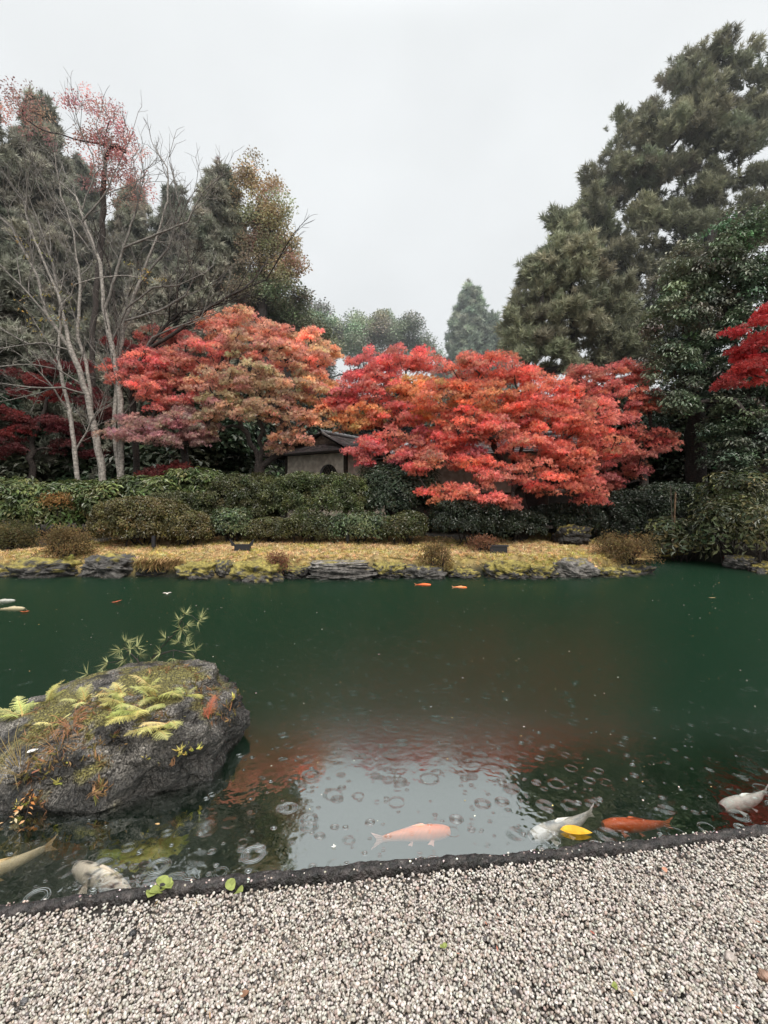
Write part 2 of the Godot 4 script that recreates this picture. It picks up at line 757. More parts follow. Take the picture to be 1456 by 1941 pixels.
# a loose cluster of leaves: each a folded kite
func leaf_cluster(k: int, count: int, spread: Vector3, long: float, wide: float, lie: float, droop := 0.0) -> ArrayMesh:
	var r := dice(k)
	var s := Shape.new()
	for q in count:
		var o := ball(r) * spread
		var up := (Vector3.UP + ball(r) * lie).normalized()
		var g := r.randf() * TAU
		var out := Vector3(cos(g), 0, sin(g))
		if Vector2(o.x, o.z).length() > 0.02:
			out = (out * 0.6 + Vector3(o.x, 0, o.z).normalized()).normalized()
		out = (out - up * out.dot(up)).normalized()
		out = (out + Vector3.DOWN * droop).normalized()
		var side := out.cross(up).normalized()
		var l := long * r.randf_range(0.7, 1.25)
		var w := wide * r.randf_range(0.8, 1.2)
		var fold := up * w * 0.25
		var f := r.randf_range(0.55, 1.5)
		var col := Color(f, f * r.randf_range(0.9, 1.1), f)
		var a := o - out * l * 0.5
		var b := o + out * l * 0.5 - up * l * 0.12
		s.tri(a, o + side * w * 0.5 + fold, b, col)
		s.tri(a, b, o - side * w * 0.5 + fold, col)
	return s.mesh()


# maple leaves: five narrow fingers from one point, in flat sprays
func maple_cluster(k: int, count: int, spread: Vector3, size: float) -> ArrayMesh:
	var r := dice(k)
	var s := Shape.new()
	for q in count:
		var o := ball(r) * spread
		var up := (Vector3.UP * 0.55 + ball(r) * 1.1).normalized()
		var x := up.cross(Vector3(r.randfn(), 0.2, r.randfn())).normalized()
		var z := x.cross(up)
		var f := r.randf_range(0.55, 1.45)
		var col := Color(f, f * r.randf_range(0.8, 1.3), f)
		var l := size * r.randf_range(0.75, 1.2)
		for t in [-1.25, 0.0, 1.25]:
			var d: Vector3 = x * cos(t) + z * sin(t)
			var e: Vector3 = z * cos(t) - x * sin(t)
			var far: Vector3 = o + d * l * (1.0 if t == 0.0 else 0.85) - up * l * 0.15
			s.tri(o - d * l * 0.2 + e * l * 0.1, o + d * l * 0.3 + e * l * 0.26, far, col)
			s.tri(o - d * l * 0.2 - e * l * 0.1, far, o + d * l * 0.3 - e * l * 0.26, col)
	return s.mesh()


# a spray of narrow blades round the y axis
func spray(k: int, count: int, long: float, wide: float, open: float, body: float) -> ArrayMesh:
	var r := dice(k)
	var s := Shape.new()
	for q in count:
		var along := r.randf() * body
		var g := r.randf() * TAU
		var d := Vector3(cos(g) * open, r.randf_range(0.35, 1.1), sin(g) * open).normalized()
		var o := Vector3(cos(g), 0, sin(g)) * r.randf() * long * 0.15 + Vector3.UP * along
		var side := d.cross(Vector3(r.randfn(), r.randfn(), r.randfn())).normalized() * wide * 0.5
		var l := long * r.randf_range(0.6, 1.2)
		var f := r.randf_range(0.7, 1.3)
		var col := Color(f, f, f)
		s.tri(o - side, o + d * l, o + side, col)
	return s.mesh()


# ---------------------------------------------------------------- trees and shrubs

# blobs: [centre, half width, half height, colour number]; foliage pads fill each, and the branches reach for the pads
func crown_tree(called: String, label: String, category: String, group: String, k: int, base: Vector3, stems: Array, blobs: Array, look: Dictionary) -> Node3D:
	var r := dice(k)
	base.y = ground_height(base.x, base.z) - 0.08
	var o := thing(called, label, category, base, 0.0, group)
	var sk := Skeleton.new()
	var root := sk.add(Vector3.ZERO, -1, false)
	for st in stems:
		var pts := []
		for q in st:
			pts.append(q - base)
		sk.limb(pts, root, look.get("step", 0.35), look.get("wiggle", 0.03), r, look.get("bare", 0.35))
	if look.has("twigs"):
		for q in range(sk.p.size()):
			if sk.open[q] and r.randf() < look.twigs:
				var d: Vector3 = (sk.p[q] - sk.p[sk.from[q]]).normalized()
				var side := d.cross(Vector3(r.randfn(), r.randfn(), r.randfn())).normalized()
				sk.sprout(q, (d * 0.8 + side * 0.6 + Vector3.UP * 0.15).normalized(), r.randf_range(0.7, 1.9) * look.get("reach", 1.0), 2, r)
	var pads := []
	for b in blobs:
		var c: Vector3 = b[0] - base
		var rx: float = b[1]
		var ry: float = b[2]
		var rz: float = rx * look.get("deep", 0.8)
		var m := maxi(2, int(round(rx * ry * PI * look.pads)))
		for q in m:
			var d := ball(r)
			if look.get("hollow", true):
				d = d.normalized() * pow(d.length(), 0.6)
			pads.append([c + d * Vector3(rx, ry, rz), b[3], clampf(0.5 + d.y * 0.5, 0, 1), d])
	pads.sort_custom(func(a, b): return (a[0] as Vector3).length_squared() < (b[0] as Vector3).length_squared())
	if look.has("limbs_first"):
		# a few long limbs before the twigs
		var far := []
		var rest := []
		for q in pads.size():
			if q % int(look.limbs_first) == 0:
				far.push_front(pads[q])
			else:
				rest.append(pads[q])
		far.append_array(rest)
		pads = far
	var where := []
	var tint := []
	for pd in pads:
		var at: Vector3 = pd[0]
		var end := sk.reach(at, look.get("step", 0.35), look.get("bow", 0.04), look.get("wiggle", 0.03), r, look.get("climb", 0.7))
		var dir: Vector3 = (sk.p[end] - sk.p[sk.from[end]]).normalized()
		var col := tone(look.colors[pd[1]], r, look.get("vary", 0.16), look.get("hue", 0.1))
		var pr: float = look.pad * r.randf_range(0.7, 1.3)
		var flat: float = look.get("flat", 0.3)
		for q in look.clusters:
			var e := ball(r)
			var rr := Vector2(e.x, e.z).length()
			var p: Vector3 = at + Vector3(e.x, e.y * flat - rr * rr * look.get("sag", 0.2), e.z) * pr
			var up: Vector3 = Vector3(e.x * look.get("lean", 0.45), 1, e.z * look.get("lean", 0.45)) + ball(r) * 0.25
			if look.has("outward"):
				up = up * (1.0 - look.outward) + ((pd[3] as Vector3) + dir * 0.6 + ball(r) * 0.5) * look.outward
			where.append(Transform3D(turned(up, r.randf() * TAU, r.randf_range(0.75, 1.25) * look.get("size", 1.0)), p))
			tint.append(tone(col, r, look.get("vary", 0.16) * 0.6, look.get("hue", 0.1) * 0.5))
	part("trunk", sk.shape(look.base_r, look.tip_r, 1.25, look.get("twig", 1.0)).mesh(), look.bark, o)
	if where.size():
		many("crown", look.leaf, look.skin, where, tint, o)
	return o


# a pointed conifer: whorls of drooping branches up one trunk
func conifer(called: String, label: String, group: String, k: int, base: Vector3, high: float, wide: float, cols: Array, leaf: Mesh, thick: float, tuft: float, clear := 0.06) -> Node3D:
	var r := dice(k)
	base.y = ground_height(base.x, base.z) - 0.1
	var o := thing(called, label, "tree", base, 0.0, group)
	var s := Shape.new()
	var tp := PackedVector3Array()
	var tr := PackedFloat32Array()
	for q in 12:
		var f := q / 11.0
		tp.append(Vector3(r.randfn() * 0.05, high * f * 0.97, r.randfn() * 0.05))
		tr.append(lerpf(high * 0.017, 0.015, f))
	s.tube(tp, tr, 9)
	var where := []
	var tint := []
	var y := high * clear
	var lumps := noise(k, 0.35, 2)
	while y < high * 0.985:
		var f := y / high
		var reach := wide * pow(1.0 - f, 0.78) * (0.62 + 0.38 * minf(1.0, f * 4.0)) + 0.15
		var n := clampi(int(3 + reach * 2.2), 3, 9)
		var spin := r.randf() * TAU
		for b in n:
			var g := spin + TAU * b / n + r.randfn() * 0.25
			var out := Vector3(cos(g), 0, sin(g))
			var l := reach * r.randf_range(0.7, 1.1) * (1.0 + 0.45 * lumps.get_noise_3d(out.x * 3.0, y, out.z * 3.0))
			var pts := PackedVector3Array()
			var rr := PackedFloat32Array()
			for q in 5:
				var t := q / 4.0
				pts.append(Vector3(0, y, 0) + out * l * t + Vector3(0, -l * 0.28 * sin(t * 2.2) + l * 0.16 * t * t + r.randfn() * 0.03, 0))
				rr.append(lerpf(0.012 + l * 0.012, 0.006, t))
			s.tube(pts, rr, 3)
			var m := int(2 + l * thick)
			var col := tone(cols[r.randi() % cols.size()], r, 0.16, 0.02)
			for q in m:
				var t := pow(r.randf(), 0.65)
				var a := pts[int(t * 3.999)].lerp(pts[mini(4, int(t * 3.999) + 1)], t * 4.0 - int(t * 4.0) if t < 1.0 else 1.0)
				var sp := 0.12 + 0.22 * l * (1.0 - absf(t - 0.6))
				var p := a + ball(r) * Vector3(sp, sp * 0.5, sp)
				var up := out * 0.8 + Vector3(0, r.randf_range(-0.35, 0.75), 0) + ball(r) * 0.7
				where.append(Transform3D(turned(up, r.randf() * TAU, tuft * r.randf_range(0.75, 1.25)), p))
				tint.append(tone(col, r, 0.15, 0.02))
		y += lerpf(0.55, 0.26, f) * (0.7 + high * 0.02)
	# the leading shoot
	for q in 7:
		where.append(Transform3D(turned(Vector3.UP + ball(r) * 0.5, r.randf() * TAU, tuft * 0.8), Vector3(0, high * (0.95 + 0.008 * q), 0) + ball(r) * 0.08))
		tint.append(tone(cols[0], r))
	part("trunk", s.mesh(), M.bark, o)
	many("crown", leaf, M.needle, where, tint, o)
	return o


# a shrub or clipped hedge: leaf clusters over a lumpy, squarish dome, on a few stems
func shrub(called: String, label: String, category: String, group: String, k: int, c: Vector3, rad: Vector3, look: Dictionary) -> Node3D:
	var r := dice(k)
	var low := ground_height(c.x, c.z)
	var o := thing(called, label, category, Vector3(c.x, low, c.z), 0.0, group)
	var mid := Vector3(0, c.y - low, 0)
	var nz := noise(k, 0.9 / maxf(0.3, minf(rad.x, 1.0)), 3)
	var area := TAU * (rad.x * rad.y + rad.x * rad.z + rad.y * rad.z) * 0.62
	var where := []
	var tint := []
	var box: float = look.get("box", 0.35)
	for layer in [[1.0, 1.0], [0.84, 0.7], [0.62, 0.45]]:
		var count: int = int(area * look.dense * layer[1])
		for q in count:
			var d := Vector3(r.randfn(), r.randfn(), r.randfn()).normalized()
			if d.y < -0.5:
				d.y = -d.y
			var big := maxf(absf(d.x), maxf(absf(d.y), absf(d.z)))
			var f: float = lerpf(1.0, 1.0 / big, box) * layer[0] * (1.0 + look.get("lumps", 0.14) * 2.0 * nz.get_noise_3dv(d * rad + c)) + r.randfn() * look.get("loose", 0.03)
			var p := mid + d * rad * f
			if p.y < 0.02:
				continue
			var up: Vector3 = (d / rad).normalized() * look.get("outward", 1.0) + Vector3.UP * 0.7 + ball(r) * 0.6
			where.append(Transform3D(turned(up, r.randf() * TAU, look.size * r.randf_range(0.75, 1.3)), p))
			var cols: Array = look.colors
			var pick := clampi(int((0.5 + nz.get_noise_3dv(d * rad * 2.0) * 0.9 + r.randfn() * 0.18) * cols.size()), 0, cols.size() - 1)
			tint.append(tone(cols[pick], r, look.get("vary", 0.2), 0.07))
	var s := Shape.new()
	for q in look.get("stems", 7):
		var a := Vector3(r.randfn() * rad.x * 0.25, -0.05, r.randfn() * rad.z * 0.25)
		var d := Vector3(r.randf_range(-0.75, 0.75) * rad.x, mid.y + rad.y * r.randf_range(0.1, 0.6), r.randf_range(-0.7, 0.7) * rad.z)
		s.tube(PackedVector3Array([a, a.lerp(d, 0.5) + ball(r) * 0.06 + Vector3.UP * 0.08, d]), PackedFloat32Array([0.022, 0.015, 0.006]), 4)
	part("stems", s.mesh(), M.bark, o)
	many("foliage", look.leaf, look.skin, where, tint, o)
	return o


# ---------------------------------------------------------------- rocks

func boulder(k: int, rad: Vector3, box: float, rugged: float, low: Color, high: Color, moss: Color, mossy: float, detail := 1.0, under := Color(0, 0, 0, 0)) -> ArrayMesh:
	var s := Shape.new()
	var cols := int(56 * detail)
	var rows := int(32 * detail)
	var a := noise(k, 0.55, 3)
	var b := noise(k + 1, 1.7, 5)
	b.fractal_type = FastNoiseLite.FRACTAL_RIDGED
	var cell := noise(k + 2, 0.85, 1, FastNoiseLite.TYPE_CELLULAR)
	cell.cellular_return_type = FastNoiseLite.RETURN_DISTANCE2_SUB
	var fine := noise(k + 3, 6.0, 4)
	var pts := PackedVector3Array()
	var cc := PackedColorArray()
	for y in rows + 1:
		var up := PI * (float(y) / rows - 0.5)
		for x in cols + 1:
			var g := TAU * (x % cols) / cols
			# the poles lie along z, the side turned from the pond's middle
			var d := Vector3(cos(up) * cos(g), cos(up) * sin(g), sin(up))
			var big := maxf(absf(d.x), maxf(absf(d.y), absf(d.z)))
			var q := d * lerpf(1.0, 1.0 / big, box)
			var w := q * rad / minf(rad.x, 1.0)
			var f := 1.0 + rugged * (a.get_noise_3dv(q * 2.0) * 0.5 + (b.get_noise_3dv(q * 1.6) - 0.3) * 0.22 + (cell.get_noise_3dv(q * 2.2) - 0.2) * 0.35 + fine.get_noise_3dv(w) * 0.07)
			pts.append(q * rad * f)
			var t := clampf(0.5 + 1.3 * fine.get_noise_3dv(w * 0.7) + 0.5 * b.get_noise_3dv(q * 3.0) - 0.15, 0, 1)
			var col := low.lerp(high, t)
			var mo := clampf((d.y * 0.9 + a.get_noise_3dv(q * 3.5) * 1.3 + fine.get_noise_3dv(w * 1.5) * 0.6 + mossy - 0.9) * 3.5, 0, 1)
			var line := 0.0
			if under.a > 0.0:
				# the shade on the lower flank is painted in, darkening towards the water
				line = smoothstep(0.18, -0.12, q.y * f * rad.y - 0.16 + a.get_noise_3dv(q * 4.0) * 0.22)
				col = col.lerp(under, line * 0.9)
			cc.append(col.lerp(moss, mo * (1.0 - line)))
	s.grid(pts, cols, rows, cc, PackedVector2Array(), true)
	s.smooth(true)
	# besides the painted shade, no band is coloured along the waterline
	return s.mesh()


func bank_rock(label: String, k: int, at: Vector3, rad: Vector3, turn: float, box: float, light: float, mossy: float, called := "bank_rock") -> Node3D:
	var grey := Color(0.20, 0.185, 0.17) * light * 0.8
	var o := put(called, boulder(k, rad, box, 0.5, grey * 0.28, grey, Color(0.34, 0.28, 0.07), mossy + 0.12), M.rock)
	o.position = at + Vector3.DOWN * 0.05
	o.rotation = Vector3(0, turn, 0)
	return tag(o, label, "rock", "rocks along the far bank")


# ---------------------------------------------------------------- ferns, tufts

# one frond: a curved stalk with tapering leaflets either side
func frond(k: int, long: float, arch: float, col: Color, pairs := 15, cut := true) -> ArrayMesh:
	var r := dice(k)
	var s := Shape.new()
	var line := func(t: float) -> Vector3: return Vector3(0, long * arch * sin(t * 2.3) * 0.55, long * t * (1.0 - 0.12 * t))
	for q in 12:
		var a: Vector3 = line.call(q / 12.0)
		var b: Vector3 = line.call((q + 1) / 12.0)
		var w := 0.0035 * (1.1 - q / 12.0)
		s.quad(a + Vector3(-w, 0, 0), b + Vector3(-w, 0, 0), b + Vector3(w, 0, 0), a + Vector3(w, 0, 0), Color(col.r * 0.9, col.g * 0.6, col.b * 0.6))
	for q in pairs:
		var t := 0.1 + 0.9 * (q + 0.5) / pairs
		var at: Vector3 = line.call(t)
		var l := long * 0.28 * sin(PI * pow(t * 0.93 + 0.06, 0.75)) * r.randf_range(0.85, 1.1)
		for sd in [-1.0, 1.0]:
			var d := Vector3(sd, r.randf_range(-0.35, 0.1), 0.55).normalized()
			var e := Vector3(-0.5 * sd, 0, 0.85).normalized()
			var w := long * 0.55 / pairs
			var f := r.randf_range(0.8, 1.2)
			var cc := Color(col.r * f, col.g * f, col.b * f)
			if not cut:
				s.quad(at - e * w * 0.5, at + d * l * 0.6 - e * w * 0.45, at + d * l, at + d * l * 0.5 + e * w * 0.5, cc)
				continue
			# leaflets are cut into teeth, so that the frond has a lacy edge
			for p in 5:
				var c: Vector3 = at + d * l * (p / 5.0) + Vector3(0, -l * 0.12 * pow(p / 5.0, 2.0), 0)
				var tw := w * (1.0 - p / 6.0)
				var dd: Vector3 = d * l * 0.24
				s.tri(c - e * tw * 0.1, c + dd * 0.9 - e * tw * 0.75, c + dd, cc)
				s.tri(c + e * tw * 0.1, c + dd, c + dd * 0.9 + e * tw * 0.75, cc)
	return s.mesh()


func fern(label: String, k: int, at: Vector3, long: float, count: int, cols: Array, face: Vector3, group := "ferns growing on the mossy boulder", spread := 1.0, up := 0.55) -> Node3D:
	var r := dice(k)
	var o := thing("fern", label, "fern", at, 0.0, group)
	var shapes := []
	for q in 3:
		shapes.append(frond(k * 5 + q, long, 0.35, Color.WHITE, 19))
	for q in count:
		var mat := leafy("fern_frond", 0.25, 0.55, 0.35)
		var col := tone(cols[r.randi() % cols.size()], r, 0.15, 0.06)
		mat.albedo_color = col.linear_to_srgb()
		var f := part("frond", shapes[q % 3], mat, o)
		var d := (face * 0.7 + Vector3(r.randfn(), 0, r.randfn()) * spread).normalized()
		d.y = r.randf_range(-0.15, up)
		f.basis = Basis.looking_at(-d.normalized(), Vector3.UP).scaled(Vector3.ONE * r.randf_range(0.5, 1.0))
		f.position = Vector3(r.randfn(), 0, r.randfn()) * 0.02
	return o


func tuft_mesh(k: int, count: int, long: float, wide: float, splay: float) -> ArrayMesh:
	var r := dice(k)
	var s := Shape.new()
	for q in count:
		var g := r.randf() * TAU
		var out := Vector3(cos(g), 0, sin(g))
		var l := long * r.randf_range(0.5, 1.2)
		var o := out * r.randf() * long * 0.35
		var mid := o + Vector3.UP * l * 0.6 + out * l * splay * 0.4
		var tip := o + Vector3.UP * l * (1.0 - splay * 0.5) + out * l * splay
		var w := Vector3(-out.z, 0, out.x) * wide * 0.5
		var f := r.randf_range(0.7, 1.3)
		var col := Color(f, f, f)
		s.quad(o - w, mid - w * 0.8, mid + w * 0.8, o + w, col)
		s.tri(mid - w * 0.8, tip, mid + w * 0.8, col)
	return s.mesh()


# ---------------------------------------------------------------- koi

# a carp along +x, nose at the front; bend curves it sideways
func koi(label: String, k: int, at: Vector3, turn: float, long: float, bend: float, paint: Callable, fin: Color, roll := 0.0) -> Node3D:
	var o := thing("koi", label, "fish", at, turn, "koi swimming in the pond")
	o.rotation.x = roll
	var spine := func(t: float) -> Vector3:
		var g := bend * (t - 0.35) * absf(t - 0.35) * 1.6
		return Vector3((0.5 - t) * long, 0, g * long)
	var width := func(t: float) -> float: return long * 0.100 * pow(sin(PI * pow(clampf(t * 0.9 + 0.035, 0, 1), 0.55)), 0.75) * (1.0 if t < 0.8 else 1.0)
	var tall := func(t: float) -> float: return long * (0.110 * pow(sin(PI * pow(clampf(t * 0.88 + 0.03, 0, 1), 0.6)), 0.8) + 0.018 * smoothstep(0.7, 1.0, t))
	var s := Shape.new()
	var cols := 18
	var rows := 30
	var pts := PackedVector3Array()
	var cc := PackedColorArray()
	for q in rows + 1:
		var t := q / float(rows)
		var c: Vector3 = spine.call(t)
		var fw := ((spine.call(minf(1, t + 0.02)) as Vector3) - (spine.call(maxf(0, t - 0.02)) as Vector3)).normalized()
		var sd := fw.cross(Vector3.UP)
		var w: float = width.call(t)
		var h: float = tall.call(t)
		if t > 0.82:
			w *= 1.0 - (t - 0.82) * 3.0
		for j in cols + 1:
			var g := TAU * (j % cols) / cols
			var p := c + sd * cos(g) * w + Vector3.UP * sin(g) * h
			pts.append(p)
			cc.append(paint.call(t, sin(g), cos(g)))
	s.grid(pts, cols, rows, cc)
	s.smooth(true)
	part("body", s.mesh(), M.koi, o)
	# fins are thin folded skins with rays
	var fan := func(root: Vector3, out: Vector3, across: Vector3, l: float, w: float, notch: float) -> ArrayMesh:
		var f := Shape.new()
		for q in 9:
			var a := lerpf(-1, 1, q / 9.0)
			var b := lerpf(-1, 1, (q + 1) / 9.0)
			var la := l * (1.0 - notch * (1.0 - absf(a)))
			var lb := l * (1.0 - notch * (1.0 - absf(b)))
			var lift := out.cross(across).normalized() * l * 0.05
			f.quad(root + across * a * w * 0.25, root + out * la + across * a * w + lift * (q % 2), root + out * lb + across * b * w + lift * ((q + 1) % 2), root + across * b * w * 0.25, fin * (0.9 + 0.2 * (q % 2)))
		return f.mesh()
	var end: Vector3 = spine.call(0.97)
	var back := ((spine.call(1.0) as Vector3) - (spine.call(0.9) as Vector3)).normalized()
	part("tail_fin", fan.call(end, back, Vector3.UP, long * 0.2, long * 0.12, 0.45), M.koi, o)
	for sd in [-1.0, 1.0]:
		var c: Vector3 = spine.call(0.25)
		part("pectoral_fin", fan.call(c + Vector3(0, -long * 0.04, sd * long * 0.06), Vector3(-0.55, -0.2, sd).normalized(), Vector3(1, 0, sd * 0.5).normalized(), long * 0.13, long * 0.05, 0.1), M.koi, o)
		part("pelvic_fin", fan.call((spine.call(0.55) as Vector3) + Vector3(0, -long * 0.07, sd * long * 0.04), Vector3(-0.7, -0.4, sd * 0.8).normalized(), Vector3(1, 0, sd * 0.5).normalized(), long * 0.09, long * 0.035, 0.1), M.koi, o)
		var eye := Shape.new()
		eye.box(Vector3.ZERO, Vector3.ONE * long * 0.016, Basis.from_euler(Vector3(0.6, 0.6, 0.6)), Color(0.01, 0.01, 0.01))
		var e := part("eye", eye.mesh(), M.koi, o)
		e.position = (spine.call(0.085) as Vector3) + Vector3(0, long * 0.02, sd * long * 0.047)
	var dorsal := Shape.new()
	for q in 10:
		var ta := 0.36 + 0.032 * q
		var tb := ta + 0.032
		var ha := long * 0.05 * (1.0 - 0.6 * q / 10.0) * (0.4 if q == 0 else 1.0)
		var hb := long * 0.05 * (1.0 - 0.6 * (q + 1) / 10.0)
		var pa: Vector3 = (spine.call(ta) as Vector3) + Vector3.UP * (tall.call(ta) as float) * 0.93
		var pb: Vector3 = (spine.call(tb) as Vector3) + Vector3.UP * (tall.call(tb) as float) * 0.93
		dorsal.quad(pa, pa + Vector3(-ha * 0.4, ha, 0), pb + Vector3(-hb * 0.4, hb, 0), pb, fin)
	part("dorsal_fin", dorsal.mesh(), M.koi, o)
	return o


# a single fallen leaf lying flat, cupped
func fallen_leaf(called: String, label: String, category: String, group: String, k: int, at: Vector3, long: float, wide: float, col: Color, lobes := 0) -> Node3D:
	var r := dice(k)
	var s := Shape.new()
	if lobes > 0:
		for q in lobes:
			var g := lerpf(-2.1, 2.1, q / float(lobes - 1))
			var d := Vector3(cos(g), r.randf_range(0.0, 0.25), sin(g))
			var e := Vector3(-sin(g), 0, cos(g))
			var l := long * (0.6 + 0.4 * cos(g * 0.6)) * 0.6
			s.tri(-d * l * 0.15, d * l * 0.45 + e * l * 0.24, d * l, col)
			s.tri(-d * l * 0.15, d * l, d * l * 0.45 - e * l * 0.24, col)
		s.quad(Vector3(-long * 0.45, 0.002, -0.001), Vector3(0, 0.003, -0.001), Vector3(0, 0.003, 0.001), Vector3(-long * 0.45, 0.002, 0.001), col * 0.5)
	else:
		var n := 8
		for q in n:
			var a := q / float(n)
			var b := (q + 1) / float(n)
			var wa := wide * 0.5 * pow(sin(PI * pow(a, 0.8)), 0.8)
			var wb := wide * 0.5 * pow(sin(PI * pow(b, 0.8)), 0.8) if b < 1.0 else 0.0
			var pa := Vector3((a - 0.5) * long, 0.0, 0.0)
			var pb := Vector3((b - 0.5) * long, 0.0, 0.0)
			for sd in [-1.0, 1.0]:
				var ca := Vector3(0, wa * 0.25, wa * sd)
				var cb := Vector3(0, wb * 0.25, wb * sd)
				s.quad(pa, pa + ca, pb + cb, pb, col * r.randf_range(0.85, 1.15))
	var o := put(called, s.mesh(), M.fern)
	o.position = at
	o.rotation = Vector3(r.randfn() * 0.08, r.randf() * TAU, r.randfn() * 0.08)
	return tag(o, label, category, group)


# ---------------------------------------------------------------- the teahouse

func teahouse() -> void:
	var low := 0.75
	var o := thing("teahouse", "cream walled wooden teahouse with low shingled roof behind the clipped hedge", "house", Vector3(-3.66, low, -17.2), -0.571)
	var h := 2.42            # eaves above the floor of the scene's bank
	var cream := Color(0.76, 0.69, 0.58)
	var dark := Color(0.035, 0.026, 0.020)
	# front wall with its half-moon window
	var wall := CSGBox3D.new()
	wall.name = "wall"
	wall.size = Vector3(2.8, h, 0.14)
	wall.position = Vector3(1.4, h * 0.5, -0.07)
	var pm := plain(cream, 0.9, 0.3)
	pm.resource_name = "wall_plaster"
	pm.albedo_texture = T.soft
	pm.uv1_triplanar = true
	pm.uv1_scale = Vector3.ONE * 0.7
	wall.material = pm
	var hole := CSGCylinder3D.new()
	hole.name = "opening"
	hole.operation = CSGShape3D.OPERATION_SUBTRACTION
	hole.radius = 0.40
	hole.height = 0.4
	hole.sides = 36
	hole.rotation.x = PI / 2
	hole.position = Vector3(0.63, 0.44, 0)
	wall.add_child(hole)
	o.add_child(wall)
	var wm := pm.duplicate()
	wm.vertex_color_use_as_albedo = true
	wm.albedo_color = Color.WHITE
	var side := func(called: String, a: Vector3, b: Vector3, col: Color, mat: Material) -> void:
		var s := Shape.new()
		s.box((a + b) * 0.5, (b - a).abs(), Basis.IDENTITY, col)
		part(called, s.mesh(), mat, o)
	side.call("side_wall", Vector3(0.0, 0, -0.142), Vector3(0.12, h, -5.0), cream, wm)
	side.call("side_wall", Vector3(2.68, 0, -0.142), Vector3(2.8, h, -2.6), cream, wm)
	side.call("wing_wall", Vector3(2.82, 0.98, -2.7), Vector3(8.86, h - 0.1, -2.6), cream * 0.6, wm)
	side.call("wainscot", Vector3(2.82, 0, -2.72), Vector3(8.86, 0.978, -2.58), dark, M.timber)
	side.call("back_wall", Vector3(0.2, 0, -5.2), Vector3(9.6, h, -5.04), dark, M.timber)
	side.call("floor", Vector3(0.13, 0.05, -5.0), Vector3(9.5, 0.12, -0.2), dark, M.timber)
	for x in [0.03, 2.77, 2.9, 4.7, 6.6, 7.75, 8.81, 9.5]:
		var front := 0.012 if x < 2.8 else -2.57
		side.call("post", Vector3(x - 0.055, 0, front - 0.11), Vector3(x + 0.055, h + 0.02, front), Color(0.07, 0.05, 0.035), M.timber)
	side.call("rail", Vector3(2.82, 0.98, -2.6), Vector3(8.86, 1.05, -2.55), Color(0.06, 0.045, 0.03), M.timber)
	side.call("veranda", Vector3(5.6, 0.42, -2.56), Vector3(9.5, 0.5, -1.75), Color(0.05, 0.04, 0.03), M.timber)
	# window: a dark panel stands in for the unlit room behind a slanting lattice
	var win := part("window", BoxMesh.new(), plain(Color(0.03, 0.028, 0.026), 0.8), o)
	(win.mesh as BoxMesh).size = Vector3(0.84, 0.84, 0.012)
	win.position = Vector3(2.03, h * 0.5 + 0.44, -0.135)
	for q in 9:
		for sd in [-1.0, 1.0]:
			var off := (q - 4) * 0.1
			var half := sqrt(maxf(0.0, 0.4 * 0.4 - off * off))
			var s := Shape.new()
			s.box(Vector3(0, 0, 0), Vector3(half * 2.0, 0.012, 0.012), Basis.IDENTITY, Color(0.22, 0.19, 0.15))
			var b := part("lattice_slat", s.mesh(), M.timber, win)
			b.rotation.z = sd * 0.95
			b.position = Basis(Vector3(0, 0, 1), sd * 0.95) * Vector3(0, off, 0) + Vector3(0, 0, 0.055 + 0.007 * sd)
	# roof: hip below, little gable above; courses of bark shingle laid as steps
	var slope := func(called: String, a: Vector3, b: Vector3, c: Vector3, d: Vector3, courses: int, col: Color) -> void:
		# a-b along the eave, d-c along the top
		var s := Shape.new()
		var r := dice(courses + int(a.x * 10.0))
		var up := (b - a).cross(d - a).normalized()
		if up.y < 0:
			up = -up
		for q in courses:
			var t0 := q / float(courses)
			var t1 := (q + 1.35) / float(courses)
			t1 = minf(t1, 1.0)
			var n := 22
			for p in n:
				var u0 := p / float(n)
				var u1 := (p + 0.96) / float(n)
				var lift := 0.024 + r.randf() * 0.008
				var p0 := a.lerp(b, u0).lerp(d.lerp(c, u0), t0) + up * lift
				var p1 := a.lerp(b, u1).lerp(d.lerp(c, u1), t0) + up * lift
				var p2 := a.lerp(b, u1).lerp(d.lerp(c, u1), t1)
				var p3 := a.lerp(b, u0).lerp(d.lerp(c, u0), t1)
				var cc := tone(col, r, 0.3, 0.05)
				s.quad(p0, p3, p2, p1, cc)
				s.quad(p0 - up * lift, p0, p1, p1 - up * lift, cc)
		s.quad(a - Vector3.UP * 0.05, d - Vector3.UP * 0.05, c - Vector3.UP * 0.05, b - Vector3.UP * 0.05, dark)
		s.quad(a - Vector3.UP * 0.05, a + up * 0.03, b + up * 0.03, b - Vector3.UP * 0.05, Color(0.05, 0.04, 0.035))
		kind(part(called, s.mesh(), M.roof, o), "stuff")
	var bark := Color(0.13, 0.105, 0.10)
	var e := h + 0.0
	var gx := 0.68
	slope.call("roof", Vector3(-0.6, e, 0.6), Vector3(3.4, e, 0.6), Vector3(1.4 + gx, e + 0.42, -0.45), Vector3(1.4 - gx, e + 0.42, -0.45), 9, bark)
	slope.call("roof", Vector3(3.4, e, 0.6), Vector3(3.4, e, -5.6), Vector3(1.4, e + 0.80, -5.6), Vector3(1.4, e + 0.80, -0.33), 12, bark)
	slope.call("roof", Vector3(-0.6, e, -5.6), Vector3(-0.6, e, 0.6), Vector3(1.4, e + 0.80, -0.33), Vector3(1.4, e + 0.80, -5.6), 12, bark)
	slope.call("roof", Vector3(2.9, e - 0.14, -1.75), Vector3(9.8, e - 0.14, -1.75), Vector3(9.8, e + 0.62, -3.9), Vector3(2.9, e + 0.62, -3.9), 10, bark)
